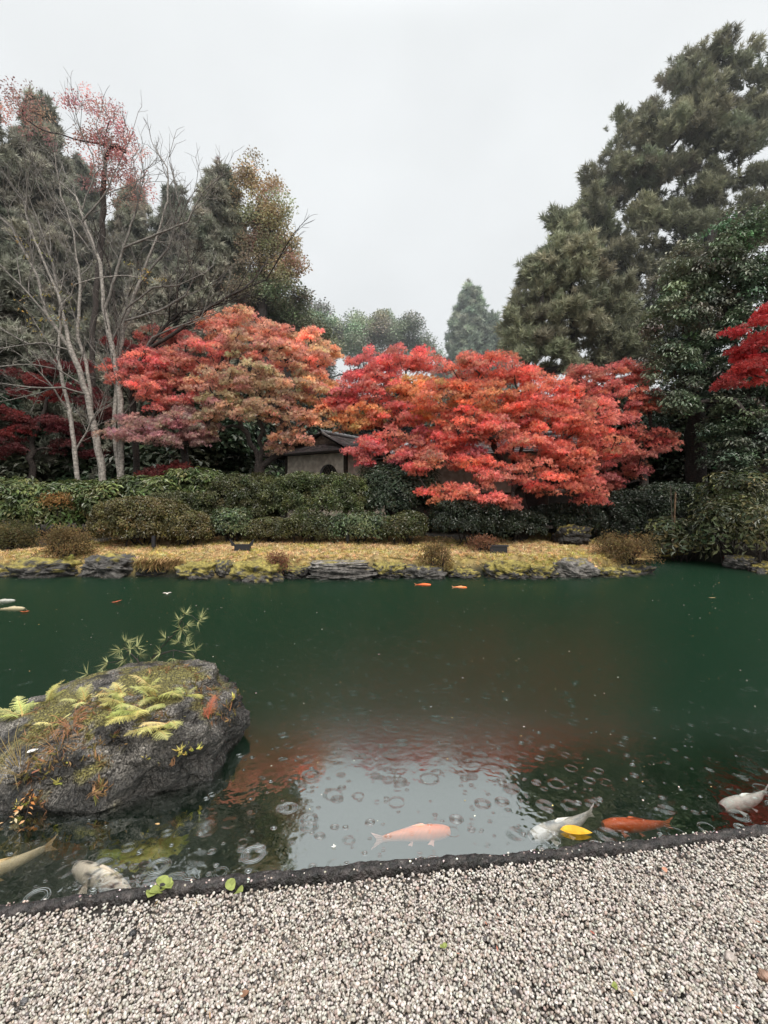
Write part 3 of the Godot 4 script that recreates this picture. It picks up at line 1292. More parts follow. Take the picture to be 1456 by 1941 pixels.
	slope.call("roof", Vector3(9.8, e - 0.14, -6.0), Vector3(2.9, e - 0.14, -6.0), Vector3(2.9, e + 0.62, -3.9), Vector3(9.8, e + 0.62, -3.9), 10, bark)
	var gable := Shape.new()
	gable.tri(Vector3(1.4 - gx, e + 0.40, -0.42), Vector3(1.4, e + 0.78, -0.42), Vector3(1.4 + gx, e + 0.40, -0.42), Color(0.26, 0.20, 0.16))
	part("gable", gable.mesh(), M.timber, o)
	for sd in [-1.0, 1.0]:
		var b := Shape.new()
		var a0 := Vector3(1.4 + sd * (gx + 0.12), e + 0.40, -0.36)
		var a1 := Vector3(1.4, e + 0.86, -0.36)
		var mid := (a0 + a1) * 0.5
		b.box(mid, Vector3(a0.distance_to(a1), 0.07, 0.05), Basis(Vector3(0, 0, 1), atan2(a1.y - a0.y, a1.x - a0.x)), Color(0.30, 0.28, 0.27))
		part("barge_board", b.mesh(), M.timber, o)
	# ridge of grey tiles
	var t := Shape.new()
	var pts := PackedVector3Array([Vector3(0, 0, 0.15), Vector3(0, 0, 0.11), Vector3(0, 0, -0.15)])
	t.tube(pts, PackedFloat32Array([0.085, 0.075, 0.07]), 8, Color(0.20, 0.20, 0.21))
	var tm := t.mesh()
	for q in 19:
		var b := part("ridge_tile", tm, M.tile, o)
		b.position = Vector3(1.4, e + 0.87, -0.42 - q * 0.27)
	for q in 25:
		var b := part("ridge_tile", tm, M.tile, o)
		b.position = Vector3(3.1 + q * 0.27, e + 0.68, -3.9)
		b.rotation.y = PI / 2
	for x in [-0.02, 0.06]:
		var s := Shape.new()
		s.tube(PackedVector3Array([Vector3(3.0 + x, e + 0.66, -3.85), Vector3(3.0 + x, e - 0.08, -1.8)]), PackedFloat32Array([0.05, 0.05]), 8, Color(0.34, 0.35, 0.37))
		part("verge_tile", s.mesh(), M.tile, o)


# ---------------------------------------------------------------- everything

func _ready() -> void:
	var cam := Camera3D.new()
	cam.name = "camera"
	cam.projection = Camera3D.PROJECTION_FRUSTUM
	cam.near = 0.05
	cam.size = 2.0 * cam.near * 1.1106
	cam.frustum_offset = Vector2(0, -0.0292 * cam.near)
	cam.far = 600.0
	cam.position = Vector3(0, 1.6, 0)
	cam.current = true
	add_child(cam)
	var env := Environment.new()
	env.background_mode = Environment.BG_SKY
	var sky := Sky.new()
	var pano := PanoramaSkyMaterial.new()
	pano.panorama = sky_texture()
	sky.sky_material = pano
	env.sky = sky
	env.tonemap_mode = Environment.TONE_MAPPER_LINEAR
	env.tonemap_exposure = 2.2
	env.volumetric_fog_enabled = true
	env.volumetric_fog_density = 0.0
	env.sdfgi_enabled = true
	env.ssao_enabled = true
	env.ssil_enabled = true
	var we := WorldEnvironment.new()
	we.name = "world_environment"
	we.environment = env
	add_child(we)
	var sun := DirectionalLight3D.new()
	sun.name = "sun"
	sun.light_energy = 0.5
	sun.light_angular_distance = 30.0
	sun.light_color = Color(1.0, 0.97, 0.93)
	sun.rotation_degrees = Vector3(-50, 20, 0)
	sun.shadow_enabled = true
	sun.sky_mode = DirectionalLight3D.SKY_MODE_LIGHT_ONLY
	add_child(sun)

	make_materials()
	build_ground()
	build_water()
	build_near_side()
	teahouse()
	far_trees()
	maples()
	bare_trees()
	shrubs()
	bank()
	island()
	fish_and_leaves()


func far_trees() -> void:
	# thin mist hanging in the wood behind the garden
	var mist := FogVolume.new()
	mist.name = "mist"
	mist.shape = RenderingServer.FOG_VOLUME_SHAPE_BOX
	mist.size = Vector3(150, 30, 42)
	mist.position = Vector3(0, 13, -39.5)
	var fm := FogMaterial.new()
	fm.albedo = Color(0.95, 0.97, 1.0)
	fm.density = 0.005
	mist.material = fm
	add_child(mist)
	kind(mist, "stuff", "thin grey mist among the trees behind the garden")
	var needle := spray(3, 54, 0.26, 0.05, 1.1, 0.34)
	var fine := spray(4, 50, 0.24, 0.042, 1.0, 0.34)
	var broad := leaf_cluster(5, 26, Vector3(0.34, 0.26, 0.34), 0.16, 0.09, 0.9)
	var tiny := leaf_cluster(6, 34, Vector3(0.5, 0.45, 0.5), 0.14, 0.09, 1.0)
	var green := [Color(0.300, 0.298, 0.241), Color(0.358, 0.350, 0.282), Color(0.259, 0.263, 0.212), Color(0.393, 0.377, 0.304)]
	var blue := [Color(0.255, 0.263, 0.213), Color(0.301, 0.304, 0.246), Color(0.237, 0.244, 0.198)]
	# the wall of conifers at the left
	conifer("conifer", "tall dark conifer at the far left behind the bare branches", "conifers behind the bare trees", 11, Vector3(-17.18, 1.60, -23.00), 20.5, 4.2, green, needle, 22.0, 1.1)
	conifer("conifer", "narrow grey conifer whose tip stands between the bare tree and the pointed conifer", "conifers behind the bare trees", 12, Vector3(-11.33, 1.60, -25.00), 17.2, 2.9, blue, needle, 22.0, 1.0)
	conifer("conifer", "pointed green conifer beside the golden tree, its tip the highest there", "conifers behind the bare trees", 13, Vector3(-7.88, 1.60, -22.00), 16.6, 3.1, green, needle, 24.200000000000003, 0.95)
	conifer("conifer", "bluish conifer cut off by the photo's left border", "conifers behind the bare trees", 14, Vector3(-18.81, 1.60, -21.00), 20.5, 3.6, blue, needle, 22.0, 1.1)
	conifer("conifer", "shaded conifer low behind the twigs of the leaning bare tree", "conifers behind the bare trees", 15, Vector3(-15.68, 1.60, -25.00), 15.0, 3.6, green, needle, 22.0, 1.1)
	conifer("conifer", "dark low conifer filling the wood under the bare trees' limbs", "conifers behind the bare trees", 16, Vector3(-16.32, 1.60, -20.00), 11.5, 3.8, blue, needle, 22.0, 1.1)
	conifer("conifer", "dark conifer rising right behind the pink maple", "conifers behind the bare trees", 17, Vector3(-10.28, 1.60, -21.00), 11.0, 3.4, green, needle, 22.0, 1.0)
	conifer("conifer", "dark conifer behind the top of the orange maple", "conifers behind the bare trees", 18, Vector3(-6.52, 1.60, -25.00), 12.5, 3.6, blue, needle, 22.0, 1.0)
	conifer("conifer", "conifer with a blunt tip seen through the paired bare trunks", "conifers behind the bare trees", 19, Vector3(-13.40, 1.60, -24.50), 17.0, 3.4, green, needle, 22.0, 1.0)
	conifer("conifer", "slim conifer between the far left conifer and the paired bare trunks", "conifers behind the bare trees", 20, Vector3(-16.86, 1.60, -25.50), 19.0, 3.6, blue, needle, 22.0, 1.0)
	# low dark evergreens that close the wood
	var fill := {"leaf": broad, "skin": M.leaf, "bark": M.bark, "base_r": 0.16, "tip_r": 0.012, "pads": 1.0, "pad": 1.0, "clusters": 34, "flat": 0.6, "size": 1.7, "colors": [Color(0.058, 0.082, 0.051), Color(0.078, 0.098, 0.058)], "deep": 0.7, "step": 0.6}
	var spots := ["dark evergreen in the deep shade at the photo's left border", "dark evergreen in the shade left of the leaning pale trunk", "dark evergreen in the shade behind the paired pale trunks", "dark evergreen in the shade under the pink maple", "dark evergreen behind the trunk of the orange maple", "dark evergreen showing in the gap between the orange and the red maples", "dark evergreen behind the slender central maple", "dark evergreen behind the middle of the large red maple", "dark evergreen behind the right side of the large red maple", "dark evergreen in the shade between red maple and black trunk", "dark evergreen in the shade behind the camellia at the right", "dark evergreen beyond the photo's right border"]
	var at := [Vector3(-16.70, 1.60, -19.00), Vector3(-15.33, 1.60, -21.00), Vector3(-12.03, 1.60, -20.50), Vector3(-8.43, 1.60, -19.50), Vector3(-6.75, 1.60, -22.00), Vector3(-2.37, 1.60, -23.50), Vector3(1.70, 1.60, -24.00), Vector3(5.59, 1.60, -22.00), Vector3(8.94, 1.60, -21.00), Vector3(11.03, 1.60, -20.00), Vector3(14.61, 1.60, -19.00), Vector3(15.90, 1.60, -18.00)]
	var tops := [5.2, 5.4, 5.0, 5.2, 6.6, 6.4, 6.2, 5.8, 5.4, 4.6, 5.0, 5.0]
	for k in spots.size():
		var b: Vector3 = at[k]
		var t: float = tops[k]
		crown_tree("evergreen_tree", spots[k], "tree", "dark evergreens closing the wood", 40 + k, b, [[b, b + Vector3(0.2, 1.4, 0), b + Vector3(-0.1, t * 0.7, 0)]], [[b + Vector3(0, t * 0.52, 0), 2.3, t * 0.42, 0], [b + Vector3(0.9, t * 0.3, 0.5), 1.7, t * 0.25, 1], [b + Vector3(-1.0, t * 0.28, 0.4), 1.7, t * 0.24, 0]], fill)
	# round trees and two pointed conifers far off in the middle
	var far := {"leaf": tiny, "skin": M.leaf, "bark": M.bark, "base_r": 0.3, "tip_r": 0.02, "pads": 1.1, "pad": 0.8, "clusters": 26, "flat": 0.75, "size": 1.0, "colors": [Color(0.254, 0.304, 0.216), Color(0.330, 0.355, 0.254), Color(0.216, 0.267, 0.203)], "deep": 0.9, "step": 0.8, "vary": 0.2}
	crown_tree("round_tree", "far round evergreen tree left of the gap, above the orange maple", "tree", "round trees far behind", 61, Vector3(-4.01, 1.60, -34.00), [[Vector3(-4.01, 1.60, -34.00), Vector3(-4.12, 8.80, -34.00), Vector3(-4.20, 13.46, -34.00)]], [[Vector3(-4.98, 14.44, -34.00), 1.56, 1.17, 0], [Vector3(-3.23, 14.05, -34.00), 1.75, 1.48, 1], [Vector3(-5.76, 13.08, -34.00), 1.56, 1.56, 2], [Vector3(-3.42, 11.91, -34.00), 2.72, 1.75, 0], [Vector3(-5.37, 15.41, -34.00), 0.86, 0.70, 1]], far)
	crown_tree("round_tree", "far round pale green tree in the middle, left of the two pointed conifers", "tree", "round trees far behind", 62, Vector3(0.59, 1.60, -37.00), [[Vector3(0.59, 1.60, -37.00), Vector3(0.59, 9.43, -37.00), Vector3(0.59, 14.51, -37.00)]], [[Vector3(0.51, 15.78, -37.00), 1.48, 0.93, 1], [Vector3(-0.97, 14.72, -37.00), 1.61, 1.19, 0], [Vector3(1.99, 14.72, -37.00), 1.48, 1.27, 2], [Vector3(0.72, 13.67, -37.00), 2.75, 1.69, 1], [Vector3(3.05, 13.45, -37.00), 1.06, 1.06, 0]], far)
	conifer("pointed_conifer", "tallest of the far pointed conifers in the middle gap", "pointed conifers far behind", 64, Vector3(7.78, 1.60, -42.00), 19.0, 4.6, [Color(0.323, 0.366, 0.279), Color(0.264, 0.323, 0.249)], needle, 16.0, 1.35, 0.1)
	conifer("pointed_conifer", "shorter far pointed conifer leaning on the right of the taller one", "pointed conifers far behind", 65, Vector3(10.04, 1.60, -43.00), 16.6, 3.8, [Color(0.323, 0.366, 0.279), Color(0.292, 0.351, 0.264)], needle, 16.0, 1.3, 0.1)
	# the golden tree and its green neighbour
	var gold := {"leaf": tiny, "skin": M.maple, "bark": M.bark, "base_r": 0.24, "tip_r": 0.014, "pads": 2.6, "pad": 0.6, "clusters": 15, "flat": 0.8, "size": 0.78, "colors": [Color(0.46, 0.35, 0.22), Color(0.38, 0.32, 0.21), Color(0.29, 0.28, 0.18)], "deep": 0.8, "step": 0.5, "vary": 0.22}
	crown_tree("golden_tree", "tall tree in brown gold leaf right of the pointed green conifer", "tree", "", 71, Vector3(-5.61, 1.60, -21.50), [[Vector3(-5.61, 1.60, -21.50), Vector3(-5.61, 7.63, -21.50), Vector3(-5.73, 12.55, -21.50), Vector3(-5.85, 15.50, -21.50)]], [[Vector3(-6.15, 16.36, -21.50), 0.49, 0.79, 0], [Vector3(-5.61, 15.25, -21.50), 0.69, 0.74, 0], [Vector3(-5.12, 14.02, -21.50), 0.69, 0.86, 0], [Vector3(-4.75, 12.67, -21.50), 0.69, 0.93, 0], [Vector3(-6.35, 14.51, -21.50), 0.69, 0.98, 1], [Vector3(-5.61, 12.79, -21.50), 0.86, 1.11, 1], [Vector3(-4.62, 11.32, -21.50), 0.61, 0.86, 1], [Vector3(-5.85, 11.07, -21.50), 1.11, 0.98, 2], [Vector3(-5.24, 15.87, -21.50), 0.25, 0.61, 0]], gold)
	var green2 := far.duplicate()
	green2.merge({"size": 0.85, "pads": 3.0, "pad": 0.6, "colors": [Color(0.195, 0.215, 0.127), Color(0.156, 0.186, 0.117)]}, true)
	crown_tree("green_tree", "grey green tree just behind the top of the orange maple", "tree", "", 72, Vector3(-4.82, 1.60, -23.00), [[Vector3(-4.82, 1.60, -23.00), Vector3(-4.95, 8.05, -23.00), Vector3(-4.95, 11.21, -23.00)]], [[Vector3(-4.95, 10.94, -23.00), 1.00, 1.05, 0], [Vector3(-6.00, 10.15, -23.00), 1.18, 1.05, 1], [Vector3(-4.03, 9.63, -23.00), 0.92, 1.18, 0], [Vector3(-7.32, 10.68, -23.00), 1.32, 1.32, 1]], green2)
	# a tall tree with its last red leaves
	var last := {"leaf": tiny, "skin": M.maple, "bark": M.bark, "base_r": 0.11, "tip_r": 0.008, "pads": 2.8, "pad": 0.6, "clusters": 6, "flat": 0.8, "size": 0.6, "colors": [Color(0.54, 0.27, 0.26), Color(0.44, 0.25, 0.23)], "deep": 0.8, "step": 0.5, "vary": 0.2}
	crown_tree("red_leaved_tree", "tall thin tree keeping sparse dull red leaves high above the bare branches", "tree", "", 73, Vector3(-12.13, 1.60, -19.00), [[Vector3(-12.13, 1.60, -19.00), Vector3(-12.02, 8.01, -19.00), Vector3(-11.59, 13.01, -19.00), Vector3(-11.48, 15.62, -19.00)]], [[Vector3(-12.57, 17.80, -19.00), 0.57, 0.39, 0], [Vector3(-11.59, 17.47, -19.00), 0.70, 0.57, 0], [Vector3(-11.15, 16.45, -19.00), 0.78, 0.65, 0], [Vector3(-12.24, 16.53, -19.00), 0.78, 0.61, 1], [Vector3(-10.61, 15.62, -19.00), 0.74, 0.61, 0], [Vector3(-10.39, 14.64, -19.00), 0.61, 0.52, 0], [Vector3(-11.70, 15.19, -19.00), 0.87, 0.61, 1], [Vector3(-14.96, 18.27, -19.00), 0.48, 0.35, 1], [Vector3(-15.22, 17.69, -19.00), 0.65, 0.43, 0], [Vector3(-14.52, 17.25, -19.00), 0.52, 0.35, 1], [Vector3(-10.93, 13.88, -19.00), 0.61, 0.43, 1]], last)
	# cedars at the right: heavy tufted crowns with gaps of sky
	var ced := {"leaf": fine, "skin": M.needle, "bark": M.bark, "base_r": 0.55, "tip_r": 0.012, "pads": 2.3, "pad": 0.62, "clusters": 24, "flat": 0.75, "size": 1.0, "colors": [Color(0.256, 0.257, 0.176), Color(0.212, 0.218, 0.148), Color(0.297, 0.292, 0.198)], "deep": 0.75, "step": 0.6, "bow": -0.05, "vary": 0.17, "outward": 0.6, "climb": 0.3, "bare": 0.2, "sag": 0.15, "hue": 0.03}
	crown_tree("cedar", "huge old cedar towering at the upper right", "tree", "old cedars at the right", 81, Vector3(16.67, 1.60, -24.00), [[Vector3(16.67, 1.60, -24.00), Vector3(16.67, 11.07, -24.00), Vector3(17.22, 19.31, -24.00), Vector3(18.04, 24.80, -24.00)]], [[Vector3(18.12, 24.67, -24.00), 1.04, 0.82, 2], [Vector3(16.53, 23.84, -24.00), 1.24, 0.96, 0], [Vector3(19.00, 23.43, -24.00), 0.96, 0.82, 1], [Vector3(14.88, 22.19, -24.00), 1.24, 1.04, 0], [Vector3(16.94, 21.92, -24.00), 1.65, 1.24, 2], [Vector3(18.86, 21.10, -24.00), 0.96, 0.96, 1], [Vector3(13.65, 20.96, -24.00), 1.15, 1.04, 0], [Vector3(12.14, 20.14, -24.00), 0.82, 0.71, 2], [Vector3(15.43, 19.86, -24.00), 1.78, 1.32, 2], [Vector3(17.63, 19.31, -24.00), 1.65, 1.32, 1], [Vector3(12.96, 18.76, -24.00), 1.37, 1.10, 0], [Vector3(19.28, 18.49, -24.00), 0.55, 0.82, 1], [Vector3(11.59, 18.08, -24.00), 0.99, 0.88, 0], [Vector3(10.90, 16.84, -24.00), 0.93, 0.88, 2], [Vector3(10.22, 15.47, -24.00), 0.93, 0.88, 0], [Vector3(11.04, 14.51, -24.00), 1.15, 0.99, 2], [Vector3(9.80, 14.09, -24.00), 0.93, 0.88, 1], [Vector3(14.61, 17.39, -24.00), 1.78, 1.32, 1], [Vector3(16.94, 16.84, -24.00), 1.65, 1.32, 0], [Vector3(12.41, 16.29, -24.00), 1.43, 1.15, 2], [Vector3(18.45, 15.74, -24.00), 1.10, 1.10, 1], [Vector3(10.76, 15.74, -24.00), 0.99, 0.93, 0], [Vector3(14.33, 14.92, -24.00), 1.78, 1.32, 0], [Vector3(16.53, 14.37, -24.00), 1.65, 1.24, 1], [Vector3(12.14, 13.82, -24.00), 1.65, 1.24, 1], [Vector3(14.33, 12.45, -24.00), 1.78, 1.32, 0], [Vector3(16.26, 11.62, -24.00), 1.51, 1.37, 1], [Vector3(19.83, 23.98, -24.00), 0.49, 0.38, 1], [Vector3(19.88, 21.92, -24.00), 0.33, 0.33, 0], [Vector3(19.91, 16.70, -24.00), 0.44, 0.55, 1], [Vector3(14.33, 9.98, -24.00), 1.92, 1.37, 1], [Vector3(12.14, 11.07, -24.00), 1.37, 1.37, 1]], ced)
	var ced2 := ced.duplicate()
	ced2.merge({"base_r": 0.42, "pad": 0.58, "pads": 2.8, "colors": [Color(0.292, 0.297, 0.202), Color(0.246, 0.253, 0.171), Color(0.325, 0.323, 0.220)]}, true)
	crown_tree("cedar", "shorter full cedar whose rounded flank borders the open sky", "tree", "old cedars at the right", 82, Vector3(8.78, 1.60, -21.50), [[Vector3(8.78, 1.60, -21.50), Vector3(8.78, 7.63, -21.50), Vector3(8.78, 12.05, -21.50), Vector3(8.66, 14.02, -21.50)]], [[Vector3(8.54, 13.78, -21.50), 0.74, 0.74, 0], [Vector3(9.27, 12.79, -21.50), 1.11, 0.89, 2], [Vector3(7.92, 12.30, -21.50), 0.89, 0.84, 0], [Vector3(8.91, 11.19, -21.50), 1.35, 0.98, 0], [Vector3(7.31, 10.95, -21.50), 0.84, 0.89, 2], [Vector3(7.80, 12.55, -21.50), 0.59, 0.74, 0], [Vector3(6.69, 10.33, -21.50), 0.59, 0.84, 0], [Vector3(7.13, 11.81, -21.50), 0.54, 0.74, 2], [Vector3(8.17, 14.51, -21.50), 0.54, 0.59, 0], [Vector3(6.32, 9.47, -21.50), 0.44, 0.69, 0], [Vector3(10.14, 10.58, -21.50), 1.23, 1.11, 1], [Vector3(8.17, 9.72, -21.50), 1.48, 1.03, 0], [Vector3(6.81, 9.35, -21.50), 0.74, 0.89, 0], [Vector3(9.64, 8.86, -21.50), 1.48, 1.03, 1], [Vector3(11.12, 8.61, -21.50), 1.11, 1.11, 1], [Vector3(7.68, 8.12, -21.50), 1.48, 0.98, 0], [Vector3(11.36, 7.13, -21.50), 1.11, 0.86, 1], [Vector3(6.32, 8.61, -21.50), 0.44, 0.64, 2]], ced2)
	# evergreen with big leathery leaves, nearer, at the right
	var cam := {"leaf": leaf_cluster(7, 22, Vector3(0.24, 0.14, 0.24), 0.13, 0.058, 0.75, 0.15), "skin": M.leaf, "bark": M.bark, "base_r": 0.26, "tip_r": 0.008, "pads": 9.0, "pad": 0.34, "clusters": 9, "flat": 0.75, "size": 1.0, "colors": [Color(0.140, 0.175, 0.113), Color(0.175, 0.211, 0.131), Color(0.106, 0.140, 0.098)], "deep": 0.7, "step": 0.4, "vary": 0.2, "bare": 0.45}
	crown_tree("broadleaf_evergreen", "dark broadleaf evergreen with leathery leaves filling the right border", "tree", "", 91, Vector3(11.81, 1.35, -14.50), [[Vector3(11.81, 1.35, -14.50), Vector3(11.65, 3.67, -14.50), Vector3(11.15, 5.66, -14.50), Vector3(10.65, 7.99, -14.50)], [Vector3(11.65, 3.67, -14.50), Vector3(12.31, 6.00, -14.50), Vector3(11.81, 8.65, -14.50)]], [[Vector3(10.32, 9.40, -14.50), 0.91, 0.63, 1], [Vector3(11.48, 9.98, -14.50), 0.91, 0.58, 1], [Vector3(9.49, 8.32, -14.50), 0.75, 0.63, 1], [Vector3(10.90, 8.49, -14.50), 1.00, 0.75, 0], [Vector3(11.98, 8.65, -14.50), 0.75, 0.75, 0], [Vector3(9.07, 7.16, -14.50), 0.66, 0.66, 1], [Vector3(10.24, 7.16, -14.50), 1.00, 0.75, 0], [Vector3(11.48, 6.99, -14.50), 0.91, 0.83, 2], [Vector3(8.91, 5.83, -14.50), 0.63, 0.66, 1], [Vector3(9.82, 5.66, -14.50), 0.83, 0.70, 0], [Vector3(11.07, 5.50, -14.50), 0.91, 0.75, 2], [Vector3(12.14, 5.33, -14.50), 0.75, 0.83, 0], [Vector3(9.16, 4.67, -14.50), 0.66, 0.53, 0], [Vector3(10.98, 4.17, -14.50), 0.91, 0.70, 0], [Vector3(11.98, 3.51, -14.50), 0.83, 0.83, 2], [Vector3(10.82, 3.18, -14.50), 0.75, 0.58, 0], [Vector3(12.81, 7.32, -14.50), 0.83, 1.33, 0], [Vector3(11.48, 2.51, -14.50), 0.83, 0.58, 2]], cam)
	var wide := cam.duplicate()
	wide.merge({"base_r": 0.34, "colors": [Color(0.069, 0.098, 0.066), Color(0.088, 0.113, 0.078)], "pads": 5.0, "pad": 0.5}, true)
	crown_tree("black_trunked_tree", "dark tree with a thick black trunk standing left of the leathery evergreen", "tree", "", 92, Vector3(11.14, 1.51, -16.50), [[Vector3(11.14, 1.51, -16.50), Vector3(11.21, 4.34, -16.50), Vector3(11.14, 6.41, -16.50), Vector3(10.80, 8.11, -16.50)], [Vector3(11.21, 4.34, -16.50), Vector3(12.31, 5.85, -16.50), Vector3(13.06, 7.17, -16.50)]], [[Vector3(10.61, 7.36, -16.50), 0.85, 0.76, 0], [Vector3(11.74, 6.98, -16.50), 0.94, 0.76, 1], [Vector3(10.23, 5.66, -16.50), 0.76, 0.66, 0], [Vector3(11.93, 5.09, -16.50), 0.76, 0.66, 1], [Vector3(10.14, 4.34, -16.50), 0.57, 0.47, 0]], wide)


func maples() -> void:
	var mc := maple_cluster(1, 12, Vector3(0.15, 0.05, 0.15), 0.062)
	var red := Color(0.863, 0.286, 0.199)
	var orange := Color(0.840, 0.353, 0.196)
	var look := {"leaf": mc, "skin": M.maple, "bark": M.bark, "base_r": 0.15, "tip_r": 0.010, "pads": 24.0, "pad": 0.26, "clusters": 9, "flat": 0.3, "sag": 0.3, "size": 1.0, "deep": 0.85, "step": 0.3, "bow": 0.06, "vary": 0.11, "lean": 0.6, "wiggle": 0.035, "bare": 0.3, "climb": 0.9, "colors": [red, orange, Color(0.880, 0.331, 0.246), Color(0.700, 0.225, 0.175)]}
	crown_tree("maple", "large spreading scarlet maple with tiered branches in front of the teahouse wing", "tree", "maples in autumn leaf", 101, Vector3(3.84, 1.26, -12.90), [[Vector3(3.84, 1.26, -12.90), Vector3(3.72, 2.04, -12.90), Vector3(3.13, 3.00, -12.90), Vector3(2.39, 4.04, -12.90), Vector3(2.10, 4.92, -12.90)], [Vector3(3.72, 2.04, -12.90), Vector3(3.78, 3.11, -12.60), Vector3(3.71, 4.12, -12.60), Vector3(3.56, 4.99, -12.60)], [Vector3(3.87, 2.04, -12.90), Vector3(4.50, 2.83, -12.60), Vector3(5.36, 3.55, -12.60), Vector3(6.08, 3.83, -12.60)]], [[Vector3(2.26, 5.17, -13.00), 0.82, 0.45, 2], [Vector3(3.45, 5.32, -13.00), 0.89, 0.37, 0], [Vector3(3.98, 4.97, -12.80), 0.51, 0.32, 0], [Vector3(1.65, 4.48, -12.90), 0.81, 0.52, 1], [Vector3(2.79, 4.36, -12.70), 0.87, 0.51, 1], [Vector3(3.95, 4.22, -12.70), 0.87, 0.51, 0], [Vector3(4.98, 4.60, -13.10), 0.60, 0.45, 0], [Vector3(2.17, 3.60, -12.50), 0.89, 0.46, 0], [Vector3(3.26, 3.43, -12.30), 0.84, 0.45, 2], [Vector3(4.61, 3.53, -12.50), 0.86, 0.51, 0], [Vector3(5.79, 3.89, -12.90), 0.74, 0.52, 2], [Vector3(6.18, 3.21, -12.80), 0.66, 0.44, 0], [Vector3(3.90, 2.85, -12.10), 0.76, 0.39, 2], [Vector3(5.09, 2.80, -12.30), 0.70, 0.42, 0], [Vector3(1.45, 2.66, -12.40), 0.60, 0.21, 2], [Vector3(0.87, 2.49, -12.30), 0.39, 0.17, 0], [Vector3(2.26, 2.51, -12.20), 0.63, 0.22, 0], [Vector3(3.16, 2.21, -11.90), 0.68, 0.27, 2], [Vector3(4.28, 2.08, -12.00), 0.55, 0.30, 0], [Vector3(5.26, 2.02, -12.20), 0.63, 0.36, 0], [Vector3(1.69, 1.74, -12.10), 0.66, 0.22, 0], [Vector3(2.48, 1.74, -11.90), 0.65, 0.25, 2], [Vector3(3.09, 1.56, -11.90), 0.38, 0.16, 3], [Vector3(5.54, 1.60, -12.20), 0.35, 0.20, 3]], look)
	var slim := look.duplicate()
	slim.merge({"base_r": 0.10, "colors": [Color(0.880, 0.316, 0.253), Color(0.880, 0.484, 0.221), Color(0.863, 0.286, 0.261), Color(0.700, 0.210, 0.175)]}, true)
	crown_tree("maple", "slender red maple with a dark thin trunk by the teahouse front eave", "tree", "maples in autumn leaf", 102, Vector3(0.16, 2.24, -14.00), [[Vector3(0.16, 2.24, -14.00), Vector3(0.14, 3.12, -14.00), Vector3(-0.13, 4.24, -14.00), Vector3(-0.45, 5.52, -14.00)], [Vector3(0.14, 3.12, -14.00), Vector3(0.59, 4.24, -14.00), Vector3(0.67, 5.52, -14.00)]], [[Vector3(-0.45, 5.76, -14.00), 0.64, 0.40, 2], [Vector3(0.43, 5.84, -14.00), 0.72, 0.35, 0], [Vector3(1.17, 5.91, -14.20), 0.49, 0.36, 0], [Vector3(-0.93, 4.96, -14.00), 0.56, 0.48, 2], [Vector3(-0.05, 4.92, -13.80), 0.71, 0.47, 0], [Vector3(0.90, 4.92, -13.80), 0.63, 0.47, 1], [Vector3(-0.60, 4.13, -13.80), 0.71, 0.38, 1], [Vector3(0.34, 4.01, -13.60), 0.70, 0.44, 0], [Vector3(-1.17, 3.92, -14.00), 0.35, 0.22, 1], [Vector3(0.03, 3.29, -13.40), 0.64, 0.28, 0], [Vector3(-0.43, 3.05, -13.30), 0.61, 0.24, 2], [Vector3(-0.58, 2.59, -13.30), 0.15, 0.24, 2], [Vector3(0.80, 3.21, -13.40), 0.61, 0.31, 0], [Vector3(1.41, 3.36, -13.40), 0.61, 0.34, 2], [Vector3(1.99, 3.03, -13.20), 0.60, 0.33, 0], [Vector3(0.63, 2.76, -13.20), 0.51, 0.21, 2], [Vector3(-1.41, 4.40, -14.00), 0.40, 0.32, 2], [Vector3(1.80, 3.22, -12.90), 0.59, 0.27, 0], [Vector3(2.26, 2.90, -12.60), 0.43, 0.20, 2], [Vector3(1.22, 3.89, -13.80), 0.55, 0.44, 1]], slim)
	var back := look.duplicate()
	back.merge({"pads": 20.0, "colors": [Color(0.724, 0.271, 0.206), Color(0.583, 0.210, 0.175), Color(0.770, 0.256, 0.206), Color(0.583, 0.331, 0.175)]}, true)
	crown_tree("maple", "red maple behind the large scarlet one, reaching right towards the black trunk", "tree", "maples in autumn leaf", 103, Vector3(8.59, 1.51, -15.20), [[Vector3(8.59, 1.51, -15.20), Vector3(8.47, 3.08, -15.20), Vector3(8.03, 4.30, -15.20), Vector3(7.34, 5.51, -15.20)], [Vector3(8.47, 3.08, -15.20), Vector3(8.90, 3.77, -15.20), Vector3(8.64, 5.17, -15.20)]], [[Vector3(6.82, 5.71, -15.60), 0.71, 0.46, 0], [Vector3(7.89, 5.88, -15.60), 0.80, 0.39, 0], [Vector3(8.60, 5.88, -15.60), 0.50, 0.32, 2], [Vector3(6.55, 4.86, -15.40), 0.70, 0.53, 0], [Vector3(7.69, 4.90, -15.20), 0.87, 0.52, 2], [Vector3(8.64, 4.82, -15.20), 0.43, 0.49, 0], [Vector3(7.76, 4.00, -15.00), 0.82, 0.43, 2], [Vector3(8.67, 3.55, -14.80), 0.61, 0.27, 2], [Vector3(9.25, 3.53, -14.70), 0.37, 0.15, 0], [Vector3(9.03, 3.23, -14.70), 0.30, 0.15, 2], [Vector3(7.93, 3.06, -15.00), 0.69, 0.43, 1], [Vector3(8.27, 2.54, -15.00), 0.48, 0.24, 1], [Vector3(7.34, 2.38, -15.20), 0.52, 0.52, 1]], back)
	var amber := look.duplicate()
	amber.merge({"base_r": 0.17, "pads": 22.0, "clusters": 9, "tip_r": 0.011, "vary": 0.12, "colors": [Color(0.88, 0.50, 0.36), Color(0.66, 0.47, 0.31), Color(0.88, 0.56, 0.33), Color(0.78, 0.46, 0.33), Color(0.84, 0.36, 0.30)]}, true)
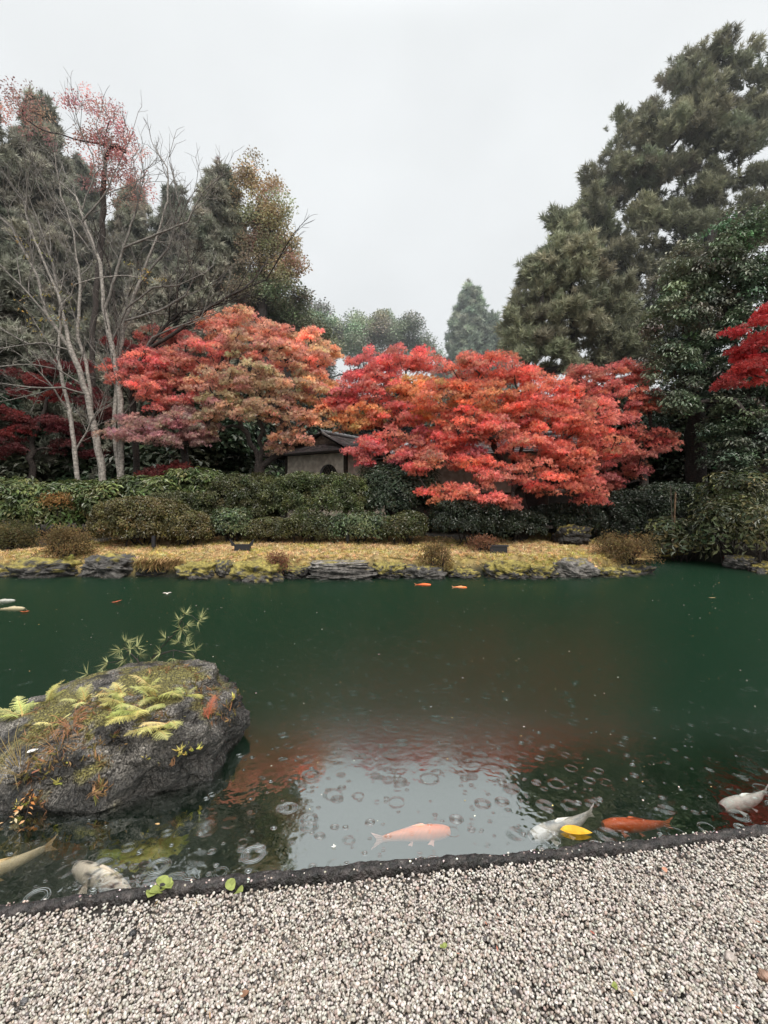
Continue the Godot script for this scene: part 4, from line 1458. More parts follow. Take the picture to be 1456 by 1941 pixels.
	crown_tree("maple", "wide orange and olive maple forking low at the left of the teahouse", "tree", "maples in autumn leaf", 104, Vector3(-3.93, 2.10, -14.60), [[Vector3(-3.93, 2.10, -14.60), Vector3(-3.98, 2.85, -14.60), Vector3(-4.48, 3.86, -14.60), Vector3(-5.15, 5.02, -14.60), Vector3(-5.48, 6.19, -14.60)], [Vector3(-3.94, 2.69, -14.60), Vector3(-3.81, 3.99, -14.40), Vector3(-3.92, 5.47, -14.40), Vector3(-4.09, 6.63, -14.40)], [Vector3(-3.88, 2.85, -14.60), Vector3(-3.14, 4.02, -14.60), Vector3(-2.64, 5.36, -14.60), Vector3(-2.31, 6.53, -14.60)], [Vector3(-3.81, 2.52, -14.60), Vector3(-2.81, 3.35, -14.60), Vector3(-1.97, 4.36, -14.60)]], [[Vector3(-5.30, 7.10, -14.80), 0.64, 0.44, 0], [Vector3(-4.54, 7.27, -14.80), 0.68, 0.41, 0], [Vector3(-3.47, 6.95, -14.60), 0.75, 0.40, 0], [Vector3(-2.59, 6.76, -14.80), 0.68, 0.41, 0], [Vector3(-5.56, 6.28, -14.60), 0.75, 0.43, 4], [Vector3(-4.47, 6.34, -14.30), 0.79, 0.46, 3], [Vector3(-3.38, 6.07, -14.20), 0.81, 0.45, 0], [Vector3(-2.36, 5.88, -14.40), 0.69, 0.46, 0], [Vector3(-1.74, 6.26, -14.80), 0.34, 0.37, 2], [Vector3(-5.17, 5.34, -14.20), 0.73, 0.45, 3], [Vector3(-4.02, 5.26, -13.90), 0.80, 0.48, 1], [Vector3(-2.91, 5.10, -13.90), 0.80, 0.48, 1], [Vector3(-2.00, 5.01, -14.20), 0.57, 0.49, 2], [Vector3(-4.93, 4.48, -14.00), 0.72, 0.38, 1], [Vector3(-3.92, 4.28, -13.80), 0.71, 0.38, 1], [Vector3(-2.83, 4.22, -13.90), 0.72, 0.38, 3], [Vector3(-1.92, 4.12, -14.20), 0.52, 0.36, 2], [Vector3(-1.53, 4.90, -14.40), 0.36, 0.36, 2], [Vector3(-2.69, 3.52, -14.00), 0.58, 0.21, 3], [Vector3(-3.19, 3.21, -14.10), 0.39, 0.15, 3], [Vector3(-5.33, 3.96, -14.20), 0.58, 0.29, 3], [Vector3(-4.69, 7.69, -15.00), 0.38, 0.27, 2]], amber)
	var pink := look.duplicate()
	pink.merge({"base_r": 0.11, "pads": 22.0, "colors": [Color(0.86, 0.33, 0.27), Color(0.84, 0.38, 0.29), Color(0.60, 0.38, 0.33), Color(0.52, 0.31, 0.27), Color(0.58, 0.23, 0.19)]}, true)
	crown_tree("maple", "crimson pink maple with a dusky lower tier between pale trunks and orange maple", "tree", "maples in autumn leaf", 105, Vector3(-6.54, 1.86, -15.20), [[Vector3(-6.54, 1.86, -15.20), Vector3(-6.57, 3.25, -15.20), Vector3(-7.10, 4.82, -15.20), Vector3(-7.97, 5.86, -15.20)], [Vector3(-6.57, 3.25, -15.20), Vector3(-6.31, 4.64, -15.20), Vector3(-6.57, 6.03, -15.20)]], [[Vector3(-8.35, 5.92, -14.80), 0.58, 0.37, 0], [Vector3(-7.57, 5.94, -14.60), 0.67, 0.40, 0], [Vector3(-6.73, 5.86, -14.60), 0.70, 0.43, 1], [Vector3(-6.23, 6.09, -14.80), 0.59, 0.44, 1], [Vector3(-8.15, 5.44, -14.60), 0.50, 0.30, 0], [Vector3(-7.22, 5.14, -14.40), 0.69, 0.43, 0], [Vector3(-6.35, 5.00, -14.50), 0.66, 0.43, 1], [Vector3(-6.97, 4.57, -14.40), 0.33, 0.30, 0], [Vector3(-7.68, 3.96, -14.20), 0.68, 0.28, 2], [Vector3(-6.86, 3.92, -14.00), 0.72, 0.29, 2], [Vector3(-6.22, 4.04, -14.20), 0.65, 0.32, 2], [Vector3(-8.11, 3.62, -14.10), 0.45, 0.15, 2], [Vector3(-7.12, 3.51, -13.90), 0.80, 0.17, 2], [Vector3(-6.22, 3.44, -14.00), 0.77, 0.26, 3], [Vector3(-5.57, 3.63, -14.20), 0.57, 0.29, 3], [Vector3(-7.64, 7.04, -15.60), 0.64, 0.32, 4], [Vector3(-6.84, 7.04, -15.60), 0.54, 0.29, 4], [Vector3(-5.98, 4.52, -14.60), 0.58, 0.37, 3]], pink)
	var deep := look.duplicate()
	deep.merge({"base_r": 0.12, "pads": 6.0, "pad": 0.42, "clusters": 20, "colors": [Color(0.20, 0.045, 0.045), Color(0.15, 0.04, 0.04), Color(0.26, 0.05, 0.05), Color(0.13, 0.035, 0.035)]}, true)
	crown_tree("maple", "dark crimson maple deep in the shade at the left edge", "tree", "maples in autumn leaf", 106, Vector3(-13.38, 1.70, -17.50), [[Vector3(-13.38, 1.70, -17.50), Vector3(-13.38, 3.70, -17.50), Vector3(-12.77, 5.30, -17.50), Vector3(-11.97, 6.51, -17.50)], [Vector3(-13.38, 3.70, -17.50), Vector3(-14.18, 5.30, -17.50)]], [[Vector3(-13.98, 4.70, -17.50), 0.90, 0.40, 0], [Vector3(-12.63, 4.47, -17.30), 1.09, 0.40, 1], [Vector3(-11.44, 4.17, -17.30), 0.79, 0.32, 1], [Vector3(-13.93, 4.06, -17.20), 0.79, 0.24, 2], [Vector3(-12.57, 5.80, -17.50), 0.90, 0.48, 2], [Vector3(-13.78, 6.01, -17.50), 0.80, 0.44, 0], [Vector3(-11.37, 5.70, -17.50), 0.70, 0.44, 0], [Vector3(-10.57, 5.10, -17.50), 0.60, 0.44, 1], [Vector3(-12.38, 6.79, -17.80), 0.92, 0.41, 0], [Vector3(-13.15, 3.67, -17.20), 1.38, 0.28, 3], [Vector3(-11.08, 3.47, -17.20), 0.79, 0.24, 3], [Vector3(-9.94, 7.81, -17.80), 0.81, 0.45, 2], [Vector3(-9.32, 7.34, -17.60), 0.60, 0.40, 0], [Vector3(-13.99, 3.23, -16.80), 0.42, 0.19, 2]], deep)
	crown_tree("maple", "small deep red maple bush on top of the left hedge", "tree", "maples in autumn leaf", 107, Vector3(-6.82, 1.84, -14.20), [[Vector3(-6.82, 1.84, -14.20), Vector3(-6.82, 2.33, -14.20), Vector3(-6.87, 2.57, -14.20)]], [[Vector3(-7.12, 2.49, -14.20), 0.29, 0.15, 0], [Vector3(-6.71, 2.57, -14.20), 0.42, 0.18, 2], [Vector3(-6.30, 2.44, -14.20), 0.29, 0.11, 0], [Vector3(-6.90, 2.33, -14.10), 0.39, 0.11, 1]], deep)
	var near := look.duplicate()
	near.merge({"base_r": 0.12, "pads": 18.0, "pad": 0.26, "clusters": 20, "size": 0.85, "colors": [Color(0.56, 0.06, 0.055), Color(0.45, 0.05, 0.05)]}, true)
	crown_tree("maple", "red maple whose tiered sprays hang in from beyond the right border", "tree", "maples in autumn leaf", 108, Vector3(11.56, 0.82, -10.50), [[Vector3(11.56, 0.82, -10.50), Vector3(11.22, 2.72, -10.30), Vector3(10.43, 4.17, -10.00), Vector3(9.14, 5.17, -9.60)]], [[Vector3(7.66, 5.40, -9.40), 0.45, 0.12, 0], [Vector3(8.09, 5.47, -9.40), 0.43, 0.15, 0], [Vector3(7.34, 5.07, -9.20), 0.42, 0.09, 0], [Vector3(7.60, 4.86, -9.20), 0.44, 0.13, 0], [Vector3(7.02, 4.65, -9.20), 0.38, 0.09, 1], [Vector3(7.41, 4.48, -9.10), 0.48, 0.12, 0], [Vector3(6.92, 4.21, -9.00), 0.27, 0.08, 0], [Vector3(7.28, 4.07, -9.00), 0.45, 0.12, 0], [Vector3(6.82, 3.90, -9.00), 0.25, 0.07, 1], [Vector3(8.30, 4.77, -9.40), 0.54, 0.32, 0], [Vector3(8.43, 4.21, -9.30), 0.53, 0.32, 1], [Vector3(9.14, 5.50, -9.60), 0.66, 0.33, 0], [Vector3(9.58, 4.73, -9.60), 0.66, 0.44, 1]], near)


func bare_trees() -> void:
	var look := {"leaf": leaf_cluster(8, 3, Vector3(0.1, 0.08, 0.1), 0.075, 0.06, 1.0), "skin": M.maple, "bark": M.pale_bark, "base_r": 0.105, "tip_r": 0.0046, "twig": 0.6, "twigs": 0.5, "reach": 0.9, "pads": 0.0, "pad": 0.3, "clusters": 0, "hollow": false, "deep": 0.6, "step": 0.3, "bow": 0.03, "wiggle": 0.012, "bare": 0.3, "climb": 1.6, "colors": [Color(0.5, 0.4, 0.12)]}
	crown_tree("bare_tree", "pale leafless tree leaning left with a smooth bent trunk", "tree", "leafless trees on the left bank", 111, Vector3(-8.61, 1.76, -14.20), [[Vector3(-8.61, 1.76, -14.20), Vector3(-8.74, 2.82, -14.20), Vector3(-8.94, 3.96, -14.20), Vector3(-9.16, 5.07, -14.10), Vector3(-9.50, 6.09, -14.00), Vector3(-10.11, 7.13, -13.80), Vector3(-10.71, 7.90, -13.60), Vector3(-11.39, 8.58, -13.40)], [Vector3(-9.16, 5.07, -14.10), Vector3(-9.62, 5.41, -13.60), Vector3(-10.09, 5.45, -13.20), Vector3(-10.66, 5.26, -12.80)], [Vector3(-9.08, 4.75, -14.10), Vector3(-9.46, 4.87, -13.60), Vector3(-10.09, 4.77, -13.20), Vector3(-10.98, 4.87, -13.00)], [Vector3(-9.50, 6.09, -14.00), Vector3(-10.08, 6.19, -13.60), Vector3(-10.62, 6.01, -13.30), Vector3(-11.27, 6.14, -13.00)], [Vector3(-10.11, 7.13, -13.80), Vector3(-10.39, 8.31, -13.80), Vector3(-11.18, 9.73, -13.80), Vector3(-11.81, 10.36, -13.80)], [Vector3(-9.50, 6.09, -14.00), Vector3(-10.04, 7.86, -14.20), Vector3(-11.01, 9.92, -14.40), Vector3(-11.58, 11.54, -14.60)], [Vector3(-9.83, 6.61, -13.90), Vector3(-10.55, 7.59, -13.60), Vector3(-11.16, 8.12, -13.40)], [Vector3(-9.57, 6.63, -14.40), Vector3(-10.42, 8.98, -14.50), Vector3(-11.40, 11.44, -14.70)], [Vector3(-8.94, 3.96, -14.20), Vector3(-9.28, 5.80, -14.40), Vector3(-9.57, 6.63, -14.40), Vector3(-9.49, 8.27, -14.40), Vector3(-9.69, 9.92, -14.40), Vector3(-10.10, 11.07, -14.40)]], [], look)
	var two := look.duplicate()
	two.merge({"base_r": 0.11}, true)
	crown_tree("bare_tree", "tall pale leafless tree of paired upright trunks beside the leaning one", "tree", "leafless trees on the left bank", 112, Vector3(-8.19, 1.81, -14.40), [[Vector3(-8.19, 1.81, -14.40), Vector3(-8.21, 3.49, -14.40), Vector3(-8.24, 4.98, -14.40), Vector3(-8.53, 6.46, -14.40), Vector3(-8.73, 7.45, -14.40), Vector3(-8.86, 8.93, -14.40), Vector3(-9.36, 10.25, -14.40), Vector3(-9.77, 11.57, -14.40)], [Vector3(-8.46, 1.81, -14.45), Vector3(-8.46, 3.67, -14.45), Vector3(-8.45, 5.69, -14.60), Vector3(-8.24, 7.20, -14.60), Vector3(-7.78, 8.37, -14.60), Vector3(-7.32, 9.53, -14.60), Vector3(-6.85, 11.04, -14.60), Vector3(-6.85, 12.37, -14.60)], [Vector3(-8.53, 6.46, -14.40), Vector3(-7.93, 7.45, -14.20), Vector3(-7.02, 8.01, -14.00), Vector3(-6.17, 8.04, -13.90)], [Vector3(-8.73, 7.45, -14.40), Vector3(-8.01, 9.32, -14.20), Vector3(-6.54, 9.77, -14.00), Vector3(-5.93, 9.95, -13.90), Vector3(-5.46, 10.82, -13.90)], [Vector3(-8.86, 8.93, -14.40), Vector3(-9.31, 10.13, -14.20), Vector3(-8.58, 10.94, -14.20), Vector3(-8.29, 11.75, -14.20)], [Vector3(-7.78, 8.37, -14.60), Vector3(-6.72, 9.43, -14.40), Vector3(-6.23, 10.91, -14.40)], [Vector3(-8.73, 7.45, -14.40), Vector3(-8.38, 9.42, -14.70), Vector3(-7.92, 11.00, -14.80), Vector3(-7.81, 12.43, -14.90)], [Vector3(-8.86, 8.93, -14.40), Vector3(-9.99, 10.37, -14.60), Vector3(-10.91, 11.62, -14.60)], [Vector3(-8.24, 4.98, -14.40), Vector3(-7.12, 6.56, -14.20), Vector3(-5.89, 6.97, -14.00), Vector3(-4.90, 7.25, -13.90)], [Vector3(-9.36, 10.58, -14.40), Vector3(-9.15, 11.87, -14.60), Vector3(-9.24, 12.71, -14.60)], [Vector3(-8.24, 7.20, -14.60), Vector3(-7.00, 7.41, -14.30), Vector3(-6.11, 7.86, -14.20), Vector3(-5.78, 8.59, -14.20)]], [], two)
	var low := look.duplicate()
	low.merge({"base_r": 0.10, "twigs": 0.55, "bark": M.bark, "tip_r": 0.005}, true)
	crown_tree("bare_tree", "dark leafless tree sending one long limb over the orange maple", "tree", "leafless trees on the left bank", 113, Vector3(-8.00, 1.86, -15.00), [[Vector3(-8.00, 1.86, -15.00), Vector3(-8.12, 3.75, -15.00), Vector3(-8.15, 5.44, -14.90), Vector3(-7.57, 6.31, -14.70), Vector3(-6.44, 6.91, -14.50), Vector3(-5.37, 7.57, -14.30), Vector3(-4.35, 8.05, -14.20), Vector3(-3.62, 8.34, -14.20)], [Vector3(-8.15, 5.44, -14.90), Vector3(-8.58, 6.80, -14.90), Vector3(-8.75, 8.16, -14.90), Vector3(-9.00, 9.70, -14.90)], [Vector3(-7.57, 6.31, -14.70), Vector3(-6.82, 7.20, -14.60), Vector3(-6.40, 7.53, -14.60)]], [], low)
	# a sprinkling of yellow leaves still held by the leaning tree and its neighbour
	var leaves := look.duplicate()
	leaves.merge({"base_r": 0.07, "pads": 7.0, "twigs": 0.3, "clusters": 2, "pad": 0.2, "size": 0.8, "tip_r": 0.006, "bark": M.pale_bark}, true)
	crown_tree("bare_tree", "thin young tree holding a few pale yellow leaves among the bare limbs", "tree", "leafless trees on the left bank", 114, Vector3(-9.19, 1.76, -13.90), [[Vector3(-9.19, 1.76, -13.90), Vector3(-9.43, 3.91, -13.90), Vector3(-9.83, 5.81, -13.90), Vector3(-9.67, 7.72, -13.90)], [Vector3(-9.83, 5.81, -13.90), Vector3(-10.62, 7.09, -13.90)]], [[Vector3(-9.67, 7.72, -13.90), 0.64, 0.95, 0], [Vector3(-10.78, 7.25, -13.90), 0.64, 0.72, 0], [Vector3(-10.46, 9.00, -13.90), 0.56, 0.64, 0], [Vector3(-7.18, 8.57, -14.00), 0.72, 0.56, 0]], leaves)


func shrubs() -> void:
	var azalea := leaf_cluster(9, 22, Vector3(0.12, 0.07, 0.12), 0.055, 0.03, 0.8)
	var big := leaf_cluster(10, 16, Vector3(0.2, 0.09, 0.2), 0.13, 0.05, 0.5, 0.2)
	var mid := leaf_cluster(11, 22, Vector3(0.18, 0.11, 0.18), 0.075, 0.038, 0.7, 0.1)
	var dry := leaf_cluster(12, 20, Vector3(0.17, 0.12, 0.17), 0.05, 0.022, 1.0)
	var trim := {"leaf": azalea, "skin": M.leaf, "dense": 95.0, "size": 1.0, "lumps": 0.18, "colors": [Color(0.068, 0.073, 0.027), Color(0.091, 0.091, 0.033), Color(0.110, 0.096, 0.037)], "box": 0.25, "loose": 0.02}
	var g := "clipped azaleas along the lawn"
	var brown := trim.duplicate()
	brown.merge({"colors": [Color(0.085, 0.075, 0.028), Color(0.125, 0.105, 0.038), Color(0.16, 0.13, 0.05)], "box": 0.15, "lumps": 0.08}, true)
	shrub("azalea", "large brownish clipped azalea dome at the left of the lawn", "shrub", g, 201, Vector3(-6.26, 0.98, -12.00), Vector3(1.21, 0.59, 0.75), brown)
	var olive := trim.duplicate()
	olive.merge({"colors": [Color(0.055, 0.064, 0.025), Color(0.078, 0.082, 0.031), Color(0.091, 0.091, 0.037)]}, true)
	shrub("azalea", "small rounded azalea tucked right of the large brownish dome", "shrub", g, 202, Vector3(-5.01, 0.81, -11.90), Vector3(0.57, 0.42, 0.5), brown)
	shrub("azalea", "azalea dome behind the small rounded one, joining it to the centre hedge", "shrub", g, 203, Vector3(-5.62, 1.23, -13.00), Vector3(0.92, 0.51, 0.7), olive)
	var hedge := trim.duplicate()
	hedge.merge({"colors": [Color(0.068, 0.084, 0.032), Color(0.091, 0.110, 0.041), Color(0.128, 0.137, 0.050)], "box": 0.3, "lumps": 0.17}, true)
	shrub("hedge", "long clipped green hedge below the teahouse window", "hedge", "", 204, Vector3(-2.02, 1.60, -13.30), Vector3(1.70, 0.64, 0.85), hedge)
	shrub("hedge", "darker end of clipped hedge in front of the orange maple's trunk", "hedge", "", 205, Vector3(-4.11, 1.45, -13.40), Vector3(0.98, 0.80, 0.8), olive)
	var gloss := {"leaf": mid, "skin": M.leaf, "dense": 60.0, "size": 1.0, "lumps": 0.2, "loose": 0.06, "colors": [Color(0.027, 0.041, 0.024), Color(0.041, 0.057, 0.033), Color(0.057, 0.073, 0.041)], "box": 0.4}
	shrub("camellia", "glossy dark camellia bush between hedge and scarlet maple", "shrub", "", 206, Vector3(0.41, 1.75, -13.30), Vector3(1.00, 0.76, 0.8), gloss)
	var bright := gloss.duplicate()
	bright.merge({"colors": [Color(0.055, 0.082, 0.041), Color(0.091, 0.120, 0.055), Color(0.120, 0.137, 0.060)], "size": 0.9}, true)
	g = "low shrubs along the foot of the hedge"
	shrub("low_shrub", "low shrub with fresh green leaves at the hedge's left foot", "shrub", g, 207, Vector3(-4.02, 0.92, -12.20), Vector3(0.47, 0.36, 0.4), bright)
	shrub("low_shrub", "low olive shrub under the middle of the hedge", "shrub", g, 208, Vector3(-3.02, 0.78, -12.20), Vector3(0.64, 0.28, 0.4), trim)
	shrub("low_shrub", "low brownish shrub under the hedge, right of the olive one", "shrub", g, 209, Vector3(-2.01, 0.85, -12.30), Vector3(0.59, 0.34, 0.4), olive)
	shrub("low_shrub", "low fresh green shrub beneath the camellia", "shrub", g, 210, Vector3(-0.61, 0.83, -12.20), Vector3(0.70, 0.31, 0.4), bright)
	shrub("low_shrub", "low olive shrub right of the fresh green one, before the maple's tiers", "shrub", g, 211, Vector3(0.52, 0.83, -12.20), Vector3(0.61, 0.34, 0.45), olive)
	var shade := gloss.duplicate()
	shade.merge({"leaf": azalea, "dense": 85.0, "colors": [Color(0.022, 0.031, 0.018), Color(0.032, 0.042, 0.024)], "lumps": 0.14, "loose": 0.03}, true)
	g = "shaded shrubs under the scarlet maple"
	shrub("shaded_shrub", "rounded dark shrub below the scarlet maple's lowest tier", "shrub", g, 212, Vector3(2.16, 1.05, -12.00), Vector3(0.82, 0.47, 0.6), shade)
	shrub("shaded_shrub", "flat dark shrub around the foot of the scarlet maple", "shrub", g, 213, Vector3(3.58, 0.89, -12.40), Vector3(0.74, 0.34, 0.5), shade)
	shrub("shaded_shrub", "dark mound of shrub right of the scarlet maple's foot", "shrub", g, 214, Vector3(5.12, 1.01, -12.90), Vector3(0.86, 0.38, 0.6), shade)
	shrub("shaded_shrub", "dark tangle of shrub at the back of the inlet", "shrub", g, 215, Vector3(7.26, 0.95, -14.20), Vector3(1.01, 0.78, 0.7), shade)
	# the loose long-leaved hedge at the left
	var loose := {"leaf": big, "skin": M.leaf, "dense": 58.0, "size": 1.0, "lumps": 0.16, "loose": 0.05, "colors": [Color(0.064, 0.091, 0.032), Color(0.105, 0.137, 0.046), Color(0.156, 0.174, 0.060)], "box": 0.5}
	g = "long-leaved shrubs of the left hedge"
	shrub("leafy_shrub", "long-leaved shrub at the hedge's end by the photo's left border", "shrub", g, 221, Vector3(-10.53, 1.41, -13.00), Vector3(0.92, 0.65, 0.8), loose)
	shrub("leafy_shrub", "long-leaved shrub left of the pale trunks with a bare patch", "shrub", g, 222, Vector3(-9.33, 1.34, -13.20), Vector3(0.91, 0.66, 0.8), loose)
	shrub("leafy_shrub", "long-leaved shrub at the foot of the pale trunks", "shrub", g, 223, Vector3(-8.19, 1.45, -13.30), Vector3(0.84, 0.55, 0.7), loose)
	shrub("leafy_shrub", "tall light green long-leaved shrub right of the pale trunks", "shrub", g, 224, Vector3(-6.82, 1.71, -13.60), Vector3(0.96, 0.53, 0.7), loose)
	shrub("leafy_shrub", "long-leaved shrub where the left hedge meets the clipped one", "shrub", g, 225, Vector3(-5.66, 1.84, -13.90), Vector3(0.83, 0.57, 0.7), loose)
	var tan := loose.duplicate()
	tan.merge({"leaf": dry, "skin": M.maple, "colors": [Color(0.311, 0.174, 0.064), Color(0.384, 0.238, 0.091)], "dense": 60.0, "size": 1.1, "stems": 3}, true)
	shrub("withered_shrub", "patch of orange brown withered leaves in the left hedge", "shrub", "", 226, Vector3(-8.87, 1.50, -12.50), Vector3(0.37, 0.20, 0.25), tan)
	# dry bushes at the water's edge
	var arid := {"leaf": dry, "skin": M.maple, "dense": 60.0, "size": 0.95, "lumps": 0.25, "loose": 0.12, "colors": [Color(0.146, 0.110, 0.050), Color(0.220, 0.156, 0.068), Color(0.274, 0.183, 0.082)], "box": 0.2, "stems": 16}
	g = "dry bushes at the water's edge"
	shrub("dry_bush", "dry brown bush hanging over rocks at the left of the lawn", "shrub", g, 231, Vector3(-7.28, 0.39, -10.60), Vector3(0.53, 0.46, 0.4), arid)
	shrub("dry_bush", "tan dry bush with fern sprays at the lawn's right end", "shrub", g, 232, Vector3(5.59, 0.29, -10.70), Vector3(0.59, 0.42, 0.4), arid)
	var dim := arid.duplicate()
	dim.merge({"colors": [Color(0.082, 0.078, 0.032), Color(0.120, 0.110, 0.046), Color(0.165, 0.137, 0.060)], "lumps": 0.2}, true)
	shrub("dry_bush", "olive dry bush by the left border above the rocks", "shrub", g, 233, Vector3(-9.26, 0.56, -11.40), Vector3(0.60, 0.37, 0.5), dim)
	var rust := arid.duplicate()
	rust.merge({"colors": [Color(0.202, 0.091, 0.055), Color(0.256, 0.128, 0.073)], "dense": 40.0}, true)
	shrub("dry_bush", "small rust red bush on the rock edge at the lawn's middle", "shrub", g, 234, Vector3(-2.24, 0.22, -9.80), Vector3(0.22, 0.16, 0.18), rust)
	shrub("dry_bush", "pinkish brown twiggy bush left of the black box on the lawn", "shrub", g, 235, Vector3(2.40, 0.45, -11.20), Vector3(0.33, 0.18, 0.25), rust)
	shrub("dry_bush", "tangle of brown stems over rocks right of the pale slab", "shrub", g, 236, Vector3(1.16, 0.25, -10.10), Vector3(0.30, 0.30, 0.2), arid)
	# right bank
	var leafy_right := bright.duplicate()
	leafy_right.merge({"leaf": leaf_cluster(13, 13, Vector3(0.24, 0.10, 0.24), 0.15, 0.065, 0.7, 0.2), "dense": 15.0, "lumps": 0.35, "loose": 0.26, "colors": [Color(0.050, 0.064, 0.032), Color(0.091, 0.101, 0.046), Color(0.156, 0.146, 0.060)], "box": 0.1, "stems": 12}, true)
	g = "loose shrubs on the right bank"
	shrub("loose_shrub", "loose green shrub overhanging the inlet beside the two stakes", "shrub", g, 241, Vector3(8.10, 0.52, -12.60), Vector3(0.84, 0.52, 0.6), leafy_right)
	shrub("loose_shrub", "loose yellowish shrub above the pale stone of the right bank", "shrub", g, 242, Vector3(8.74, 0.86, -11.80), Vector3(0.74, 0.62, 0.6), leafy_right)
	shrub("loose_shrub", "loose shrub by the right border reaching down to the water", "shrub", g, 243, Vector3(9.09, 0.72, -11.00), Vector3(0.63, 0.53, 0.6), leafy_right)
	shrub("loose_shrub", "tall loose shrub under the leathery evergreen", "shrub", g, 244, Vector3(9.91, 1.67, -12.80), Vector3(0.88, 0.59, 0.7), leafy_right)
	shrub("loose_shrub", "dim loose shrub behind the two stakes", "shrub", g, 245, Vector3(8.81, 1.36, -14.20), Vector3(0.89, 0.65, 0.6), gloss)
	# two stakes tied to a young plant
	for st in [["bamboo_stake", "stout tan stake standing on the right bank", Vector3(7.73, 0.66, -12.30), Vector3(7.78, 1.78, -12.30), 0.022, Color(0.238, 0.146, 0.082)], ["bamboo_stake", "thin grey stake just left of the stout tan one", Vector3(7.64, 0.66, -12.20), Vector3(7.58, 1.95, -12.20), 0.012, Color(0.128, 0.101, 0.073)]]:
		var s := Shape.new()
		var a: Vector3 = st[2]
		var b: Vector3 = st[3] - a
		s.tube(PackedVector3Array([Vector3(0, -0.3, 0), b * 0.3, b * 0.32, b * 0.65, b * 0.67, b]), PackedFloat32Array([st[4], st[4], st[4] * 1.15, st[4] * 0.95, st[4] * 1.1, st[4] * 0.85]), 7, st[5])
		var o := put(st[0], s.mesh(), M.timber)
		o.position = a
		tag(o, st[1], "stake", "stakes on the right bank")


